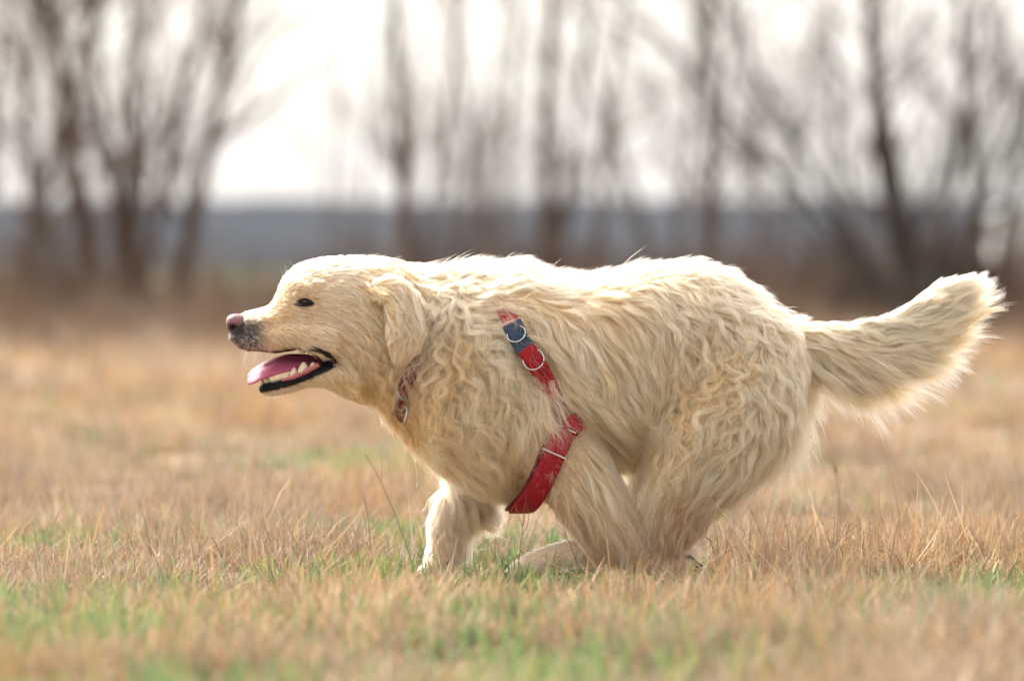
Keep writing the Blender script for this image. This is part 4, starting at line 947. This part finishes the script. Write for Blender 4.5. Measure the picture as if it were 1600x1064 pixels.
LEGS = ['foreleg_near', 'foreleg_far', 'hindleg_near', 'hindleg_far']
def coat(P, N, lab, tan, par):
    """flow direction (3D, tangent), length, height, curl, stick, warmth for points on the body"""
    u, v, y = to_uv(P); n = len(P)
    f = field(CT, u, v); ff = field(CF, u, v)
    isface = np.isin(lab, ['head', 'jaw'])
    f[:, 2] *= np.interp(f[:, 2], [28, 50], [1.05, 1.35])
    f = np.where(isface[:, None], ff, f)
    du, dv, L, H, curl, stick, warm = f.T.copy()
    flow = np.stack([du, np.zeros(n), -dv], -1)
    # limbs
    for lg in LEGS:
        k = lab == lg
        if not k.any(): continue
        front = lg.startswith('fore')
        s = par[k]
        s0 = 0.34 if front else 0.30
        wgt = np.clip((s - s0) / 0.14, 0, 1)[:, None]
        back = np.array([0.45, 0, -0.35]) if front else np.array([0.25, 0, -0.3])
        t = tan[k] * 0.85 + back
        flow[k] = flow[k] * (1 - wgt) + t * wgt
        w1 = wgt[:, 0]
        rear = np.clip(N[k, 0] * (1 if not front else 0.9) - N[k, 2] * 0.6, 0, 1) * (np.clip(1 - (s - 0.66) / 0.12, 0, 1))
        L[k] = L[k] * (1 - w1) + w1 * (np.interp(s, [0.2, 0.4, 0.6, 0.8, 1], [36, 20, 12, 8, 6]) + rear * (52 if front else 62) * np.clip(1.2 - s, 0, 1))
        H[k] = H[k] * (1 - w1) + w1 * (np.interp(s, [0.2, 0.4, 0.6, 0.8, 1], [11, 8, 5, 3, 2]) + rear * 5)
        curl[k] = curl[k] * (1 - w1) + w1 * 0.12; stick[k] = stick[k] * (1 - w1) + w1 * (1 - 0.75 * np.clip(rear * 2, 0, 1))
        warm[k] = warm[k] * (1 - w1) + w1 * (0.35 if front else 0.3)
    k = lab == 'paw'; 
    flow[k] = np.where((u[k] > 950)[:, None], np.array([[1, 0, 0.1]]), np.array([[-1, 0, -0.35]])); L[k] = 7; H[k] = 2; curl[k] = 0; stick[k] = 1; warm[k] = 0.25
    k = lab == 'tail'
    if k.any():
        s = par[k]; below = np.clip(0.55 - N[k, 2], 0, 1.2)
        t = tan[k] * 1.0 + np.array([0.05, 0, -0.7])[None] * below[:, None] * np.interp(s, [0, .5, .8, 1], [.9, .5, .25, .1])[:, None]
        flow[k] = t; L[k] = np.interp(s, [0, .25, .6, .9, 1], [100, 104, 84, 60, 46]) * (0.5 + 0.5 * below) * np.where(below > 0.6, rng.uniform(0.7, 1.35, k.sum()), 1.0); H[k] = 8 + 5 * below; curl[k] = np.interp(s, [0, .3, 1], [.35, .25, .12]); stick[k] = 0.15; warm[k] = np.interp(s, [0, .3, .6, 1], [.25, .2, .08, 0.0])
    for e_ in ('ear_near', 'ear_far'):
        k = lab == e_
        if k.any():
            s = par[k]; vv = v[k]
            t = tan[k] * 1.0 + np.stack([np.interp(vv, [440, 470, 500], [.5, .2, .0]), 0 * vv, 0 * vv], -1)
            flow[k] = t; L[k] = np.interp(vv, [445, 480, 510, 545, 570], [34, 34, 24, 12, 9]); H[k] = np.interp(vv, [445, 490, 520, 570], [6, 6, 4, 2]); curl[k] = np.interp(vv, [445, 500, 530], [.3, .35, .05]); stick[k] = .9; warm[k] = np.interp(vv, [445, 480, 520, 565], [.30, .28, .50, .40])
    # swirl
    a = (fbm(u / 75.0 + (y > 0) * 9, v / 75.0, 61, 2) - 0.5) * 2 * (0.3 + 0.55 * curl)
    ca_, sa_ = np.cos(a), np.sin(a)
    fx, fz = flow[:, 0].copy(), flow[:, 2].copy()
    flow[:, 0] = fx * ca_ - fz * sa_; flow[:, 2] = fx * sa_ + fz * ca_
    fn_ = (norm(flow) * N).sum(1, keepdims=True); flow = norm(flow); pr = np.where(fn_ > 0, np.clip(stick * 1.15, 0.1, 1)[:, None], 1.0)
    flow = flow - N * fn_ * pr
    nl = np.linalg.norm(flow, axis=1); bad = nl < 0.15
    flow[bad] += np.array([0.3, 0, -0.2]); flow = norm(flow)
    return flow, L, H, curl, stick, warm

# areas without coat
def bald(P, lab, N):
    u, v, y = to_uv(P)
    face = np.isin(lab, ['head', 'jaw']) & (u < 560)
    b = face & ((dist_poly(u, v, LIP_LOW) < 6.0 + 6.5 * vnoise(u / 5.0, v / 5.0, 33)) & (v > 556) & (u < 521))
    b |= face & (dist_poly(u, v, LIP_UP) < np.interp(u, [470, 490], [3.0, 4.5])) & (u > 400)
    b |= (lab == 'head') & (u < 424) & (v > 500) & (_hash(np.round(P[:, 0] * 1e5), np.round(P[:, 2] * 1e5), 3) < np.clip((424 - u) / 40, 0, 0.5))
    b |= face & (np.hypot(u - 518, v - 562) < 7)
    b |= face & (np.hypot((u - 478) / 15.5, np.where(v < 474.5, (v - 474.5) / 8.6, (v - 474.5) / 3.8)) < 1)
    b |= face & (lab == 'jaw') & (N[:, 2] > 0.5) & (u < 516)
    b |= face & (lab == 'head') & (N[:, 2] < -0.85) & (u > 385) & (u < 516)
    b |= (u < 381) & (v < 521) & (lab == 'head')
    b |= (lab == 'paw') & (((u > 1080) & (u < 1100) & (v < 882)) | (N[:, 2] < -0.4))
    b |= (lab == 'foreleg_far') & (u > 757) & (v > 797) & (v < 830)
    return b

def scatter(n, weight):
    A = np.linalg.norm(np.cross(BV[BT[:, 1]] - BV[BT[:, 0]], BV[BT[:, 2]] - BV[BT[:, 0]]), axis=1)
    pw_ = A * weight; c = np.cumsum(pw_); c /= c[-1]
    t = np.searchsorted(c, rng.uniform(0, 1, n)); r1 = np.sqrt(rng.uniform(0, 1, n)); r2 = rng.uniform(0, 1, n)
    w0, w1, w2 = 1 - r1, r1 * (1 - r2), r1 * r2
    i = BT[t]
    P = BV[i[:, 0]] * w0[:, None] + BV[i[:, 1]] * w1[:, None] + BV[i[:, 2]] * w2[:, None]
    N = norm(BN[i[:, 0]] * w0[:, None] + BN[i[:, 1]] * w1[:, None] + BN[i[:, 2]] * w2[:, None])
    j = i[np.arange(n), np.argmax(np.stack([w0, w1, w2], 1), 1)]
    return P, N, BL[j], BTAN[j], BS[j]

fl_, L_, H_, cu_, st_, wa_ = coat(BV, BN, BL, BTAN, BS)
tri_len = L_[BT].mean(1); tail_w = np.where(BL[BT[:, 0]] == 'tail', 1.7, 1.0)
near_w = np.where(BN[BT].mean(1)[:, 1] < 0.15, 1.0, 0.45)
# ---- guides: the locks
KP = 10
NG = 22000
GP, GN, GL_, GT_, GS_ = scatter(NG, (1.0 / np.clip(tri_len, 8, 60)) ** 1.15 * near_w)
flow, GLen, GH, Gcurl, Gstick, Gwarm = coat(GP, GN, GL_, GT_, GS_)
GLen = GLen * np.clip(rng.normal(1, 0.2, NG), 0.5, 1.5); GHN = np.clip(rng.normal(0.95, 0.38, NG), 0.25, 2.0); GH = GH * GHN
u, v, y = to_uv(GP)
phase = 2 * math.pi * fbm(u / 40.0, v / 40.0, 71, 2) * 2.5 + rng.normal(0, 0.35, NG)
wave = np.clip(rng.normal(58, 10, NG), 34, 90)
path = np.zeros((NG, KP, 3)); path[:, 0] = GP; cur = GP.copy(); curN = GN.copy(); prevd = flow.copy(); lab = GL_; arc = np.zeros(NG)
for k in range(1, KP):
    t = k / (KP - 1)
    fl, *_ = coat(cur, curN, lab, GT_, GS_)
    d = norm(prevd * 0.45 + fl * 0.55)
    Bn = norm(np.cross(curN, d))
    arc = t * GLen
    wob = Gcurl * (0.55 + 0.95 * t) * np.cos(2 * math.pi * arc / wave + phase)
    dd = norm(d + Bn * wob[:, None] + np.array([0, 0, -1.0]) * (np.where(lab == 'tail', 0.34, 0.16) * (1 - Gstick) * t)[:, None])
    step = (GLen / (KP - 1) * S)[:, None]
    nxt = cur + dd * step
    # hug the body at a height that rises quickly, then settles
    hh = GH * S * (1 - (1 - t) ** 2.2) * (1.0 - 0.25 * t)
    free = np.clip((1 - Gstick) * 1.6 * t, 0, 1)
    if k == 1: base = GP.copy()
    sp = np.empty_like(nxt); sn = np.empty_like(nxt)
    for i in range(NG):
        a_, b_, c_, d_ = BODY_BVH.find_nearest(nxt[i])
        sp[i] = a_; sn[i] = b_
    up = nxt - sp; signed = (up * sn).sum(1)
    hug = sp + sn * hh[:, None]
    gap = np.linalg.norm(up, axis=1)
    fr = np.maximum(free, np.clip((gap - 26 * S) / (14 * S), 0, 1) * np.clip((1 - Gstick) * 4, 0, 1))[:, None]
    loose = nxt + sn * (np.maximum(hh * 0.35 - signed, 0))[:, None]
    path[:, k] = hug * (1 - fr) + loose * fr
    cur = path[:, k]; curN = norm(norm(sn) * (1 - fr) + curN * fr); prevd = norm(path[:, k] - path[:, k - 1])
# tips flick out a little
flick = rng.normal(0, 1, (NG, 3)) * (GLen * 0.028 * S)[:, None]
path += flick[:, None, :] * (np.linspace(0, 1, KP) ** 2.5)[None, :, None]

KG = KDTree(NG)
for i in range(NG): KG.insert(GP[i] + GN[i] * 0.008, i)
KG.balance()
# ---- finer strands inside each lock
NSUB, NST = 85000, 400000
wt = near_w * tail_w * np.interp(tri_len, [6, 12, 25, 60], [2.2, 1.6, 1.05, 1.0])
SPp, SNn, SLl, _, _ = scatter(NSUB, wt)
SG = np.array([KG.find(p)[1] for p in SPp + SNn * 0.008])
KS = KDTree(NSUB)
for i in range(NSUB): KS.insert(SPp[i] + SNn[i] * 0.008, i)
KS.balance()
RP, RN, RL, RT_, RS_ = scatter(NST, wt)
keep = ~bald(RP, RL, RN)
RP, RN, RL = RP[keep], RN[keep], RL[keep]
SUB = np.array([KS.find(p)[1] for p in RP + RN * 0.008]); GI = SG[SUB]
n = len(RP)
tt = np.linspace(0, 1, KP)
lenf = np.clip(rng.normal(0.92, 0.16, n), 0.35, 1.12)
LOCK_CH = rng.uniform(0, 1, NG)
# under the straps the coat is pressed flat, and elsewhere it may fall over them
for (P, hw, kp) in STRAP_LINES:
    if kp <= 0: continue
    kd = KDTree(len(P))
    for i, p in enumerate(P): kd.insert(p, i)
    kd.balance()
    rad = hw + 0.020
    bb = (RP > P.min(0) - 0.05).all(1) & (RP < P.max(0) + 0.05).all(1)
    ii = np.nonzero(bb)[0]
    tipd = path[GI[ii]]                       # lock paths
    dmin = np.full(len(ii), 1e9); dtip = np.full(len(ii), 1e9)
    rr = RP[ii]
    for kk in range(0, KP):
        q = tipd[:, kk] + (rr - GP[GI[ii]]) * (1 - 0.6 * tt[kk])
        ds = np.array([(lambda r_: math.hypot((r_[0] - Vector(a)).length, 0))(kd.find(a)) for a in q])
        if kk == 0: d0 = ds
        dtip = np.minimum(dtip, np.where(ds < hw + (0.024 if kp > 0.9 else 0.012), tt[kk], 1e9))
    under = d0 < math.hypot(hw * 0.95, 0.018)
    cross = dtip < 0.99
    chance = LOCK_CH[GI[ii]] * 0.9 + rng.uniform(0, 0.1, len(ii))
    lf = lenf[ii]
    lf = np.where(under & (chance < kp + 0.25), np.minimum(lf, 0.12), lf)
    lf = np.where(cross & ~under & (chance < kp * 1.2), np.minimum(lf, np.maximum(dtip - 0.12, 0.10)), lf)
    lenf[ii] = lf
# evaluate guide at t * lenf
def sample(path_, gi, f):
    x = np.clip(f * (KP - 1), 0, KP - 1 - 1e-6); i = x.astype(int); w_ = (x - i)[..., None]
    return path_[gi[:, None], i] * (1 - w_) + path_[gi[:, None], i + 1] * w_
T = tt[None] * np.minimum(lenf, 1.0)[:, None]
G = sample(path, GI, T)
len_px = GLen[GI]
c1 = np.interp(len_px, [6, 20, 50, 80], [0.10, 0.40, 0.60, 0.68])[:, None] + 0.12 * Gcurl[GI][:, None]; c1 = c1 * rng.uniform(0.55, 1.2, NG)[GI][:, None] * np.where(rng.uniform(0, 1, n) < 0.28, 0.3, 1.0)[:, None]; c1 = np.minimum(c1, 0.86); c2 = np.interp(len_px, [6, 20, 50], [0.2, 0.5, 0.66])[:, None]
s1 = tt[None] ** 0.75
sub_off = SPp[SUB] - GP[GI]; own = RP - SPp[SUB]
sub_tip = rng.normal(0, 1, (NSUB, 3))[SUB] * (len_px * 0.060 * S)[:, None]
own_tip = rng.normal(0, 1, (n, 3)) * (len_px * np.where(RL == 'tail', 0.016, 0.028) * S)[:, None]
stray = (rng.uniform(0, 1, n) < 0.05)[:, None] * rng.normal(0, 1, (n, 3)) * (len_px * np.where(RL == 'tail', 0.05, 0.12) * S)[:, None]
HP = G + sub_off[:, None] * (1 - c1 * s1)[..., None] + own[:, None] * (1 - c2 * s1)[..., None] + (sub_tip[:, None] * (tt ** 1.4)[None, :, None]) + ((own_tip + stray)[:, None] * (tt ** 1.6)[None, :, None])
# fine crimp
cr_u = rng.uniform(0, 6.28, NSUB)[SUB]; crv = norm(np.cross(RN, path[GI, 3] - path[GI, 0]))
HP += crv[:, None] * (np.sin(tt[None] * len_px[:, None] / 13.0 + cr_u[:, None]) * (Gcurl[GI] * 1.6 * S)[:, None] * tt[None])[..., None]
rad0 = np.interp(len_px, [5, 12, 40, 80], [0.00020, 0.00022, 0.00024, 0.00025]) * rng.uniform(0.7, 1.25, n)
RAD = rad0[:, None] * (1 - 0.80 * tt[None] ** 2.2)

# natural coat colour plus painted shade: cream to biscuit by region, by lock and by hair
u, v, y = to_uv(RP)
warm = Gwarm[GI] + (fbm(u / 60, v / 60, 81, 3) - 0.5) * 0.55 + rng.normal(0.06, 0.19, NG)[GI] + rng.normal(0, 0.10, NSUB)[SUB] + 0.30 * np.clip(0.85 - GHN, -0.4, 0.6)[GI]  # last term warms low-lying locks, painting the shade between locks
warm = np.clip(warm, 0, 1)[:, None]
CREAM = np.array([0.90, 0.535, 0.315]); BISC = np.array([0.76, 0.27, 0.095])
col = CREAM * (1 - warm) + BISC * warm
col = col * rng.uniform(0.9, 1.06, (n, 1))
leg = np.isin(RL, LEGS); dirt = np.clip((v - 725) / 80, 0, 1) * leg * np.clip(fbm(u / 25, v / 25, 91) * 1.5 + 0.05, 0, 1) * 0.8
dirt = dirt[:, None]; col = col * (1 - dirt) + np.array([0.30, 0.18, 0.11]) * dirt
far_white = ((np.isin(RL, ['foreleg_far', 'paw']) & (u < 900)) | ((RL == 'hindleg_near') & (u < 930) & (v > 820)))[:, None] * 0.6; col = np.where(((RL == 'hindleg_near') & (u < 930) & (v > 820))[:, None], CREAM, col); col = col * (1 - far_white) + np.array([0.82, 0.54, 0.34]) * far_white
# grey, thinly haired muzzle
mz = np.clip((430 - u) / 40, 0, 1) * np.clip((v - 494) / 18, 0, 1) * (RL == 'head') * (0.45 + 0.7 * vnoise(u / 4.0, v / 3.0, 97))
mz = np.clip(mz * (0.7 + 0.9 * fbm(u / 7.0, v / 7.0, 12)), 0, 0.95)[:, None]; col = col * (1 - mz) + np.array([0.040, 0.040, 0.046]) * mz
chin = (np.clip((11 - np.abs(dist_poly(u, v, LIP_LOW) - 15)) / 6, 0, 1) * (RL == 'jaw') * (u < 470) * (0.4 + 0.6 * vnoise(u / 3, v / 3, 99)))[:, None] * 0.75
col = col * (1 - chin) + np.array([0.34, 0.34, 0.36]) * chin
freck = ((RL == 'head') & (u < 440) & (u > 395) & (v > 496) & (v < 548) & (vnoise(u / 2.6, v / 2.6, 55) > 0.86))[:, None] * 0.8
col = col * (1 - freck) + np.array([0.20, 0.14, 0.10]) * freck
brow = (np.exp(-((u - 470) / 6) ** 2 - ((v - 452) / 3.0) ** 2) * (RL == 'head') * 0.65)[:, None]; col = col * (1 - brow) + np.array([0.12, 0.085, 0.06]) * brow
rim = (np.clip(1 - np.abs(np.hypot((u - 478) / 17, (v - 472.5) / 8.5) - 1.1) / 0.22, 0, 1) * (RL == 'head') * 0.6)[:, None]; col = col * (1 - rim) + np.array([0.10, 0.07, 0.055]) * rim
col = np.clip(col, 0.01, 0.95)

# whiskers, brow hairs and loose long hairs
WH = []
def extra(p, d, L, r, c, sag=0.25):
    t = np.linspace(0, 1, KP)[:, None]
    WH.append((p + d * L * t + np.array([0, 0, -1]) * sag * L * t ** 2, r * (1 - 0.85 * np.linspace(0, 1, KP)), c))
for side in (-1, 1):
    for k in range(16):
        uu, vv = rng.uniform(385, 428), rng.uniform(525, 547); p, q = near_hit(uu, vv, side)
        extra(p, norm(q * 0.8 + np.array([rng.uniform(-0.5, 0.6), 0, rng.uniform(-0.9, -0.1)])), rng.uniform(0.012, 0.034), 0.00016, (0.85, 0.8, 0.72))
    for k in range(7):
        uu, vv = rng.uniform(446, 462), rng.uniform(436, 452); p, q = near_hit(uu, vv, side)
        extra(p, norm(q * 0.5 + np.array([rng.uniform(-0.3, 0.1), 0, 1.1])), rng.uniform(0.016, 0.036), 0.00015, (0.85, 0.8, 0.7), -0.05)
    for k in range(8):
        uu, vv = rng.uniform(412, 450), rng.uniform(612, 617); p, q = near_hit(uu, vv, side)
        extra(p, norm(q * 0.5 + np.array([rng.uniform(-0.4, 0.3), 0, -1.0])), rng.uniform(0.008, 0.018), 0.00015, (0.85, 0.8, 0.72))
    for k in range(26):     # lashes
        t = rng.uniform(0, 1); p, q = near_hit(463 + 29 * t, 474.5 - 7.6 * math.sin(math.pi * t) ** 0.8, side)
        extra(p + q * 0.001, norm(q * 0.9 + np.array([rng.uniform(-0.5, 0.1), 0, -0.35])), 0.0065, 0.00018, (0.03, 0.022, 0.018), 0.2)
WP = np.array([a for a, _, _ in WH]); WR = np.array([b for _, b, _ in WH]); WC = np.array([c for _, _, c in WH])
HP = np.concatenate([HP, WP]); RAD = np.concatenate([RAD, WR]); col = np.concatenate([col, WC]); n = len(HP)

hc = bpy.data.hair_curves.new('fur')
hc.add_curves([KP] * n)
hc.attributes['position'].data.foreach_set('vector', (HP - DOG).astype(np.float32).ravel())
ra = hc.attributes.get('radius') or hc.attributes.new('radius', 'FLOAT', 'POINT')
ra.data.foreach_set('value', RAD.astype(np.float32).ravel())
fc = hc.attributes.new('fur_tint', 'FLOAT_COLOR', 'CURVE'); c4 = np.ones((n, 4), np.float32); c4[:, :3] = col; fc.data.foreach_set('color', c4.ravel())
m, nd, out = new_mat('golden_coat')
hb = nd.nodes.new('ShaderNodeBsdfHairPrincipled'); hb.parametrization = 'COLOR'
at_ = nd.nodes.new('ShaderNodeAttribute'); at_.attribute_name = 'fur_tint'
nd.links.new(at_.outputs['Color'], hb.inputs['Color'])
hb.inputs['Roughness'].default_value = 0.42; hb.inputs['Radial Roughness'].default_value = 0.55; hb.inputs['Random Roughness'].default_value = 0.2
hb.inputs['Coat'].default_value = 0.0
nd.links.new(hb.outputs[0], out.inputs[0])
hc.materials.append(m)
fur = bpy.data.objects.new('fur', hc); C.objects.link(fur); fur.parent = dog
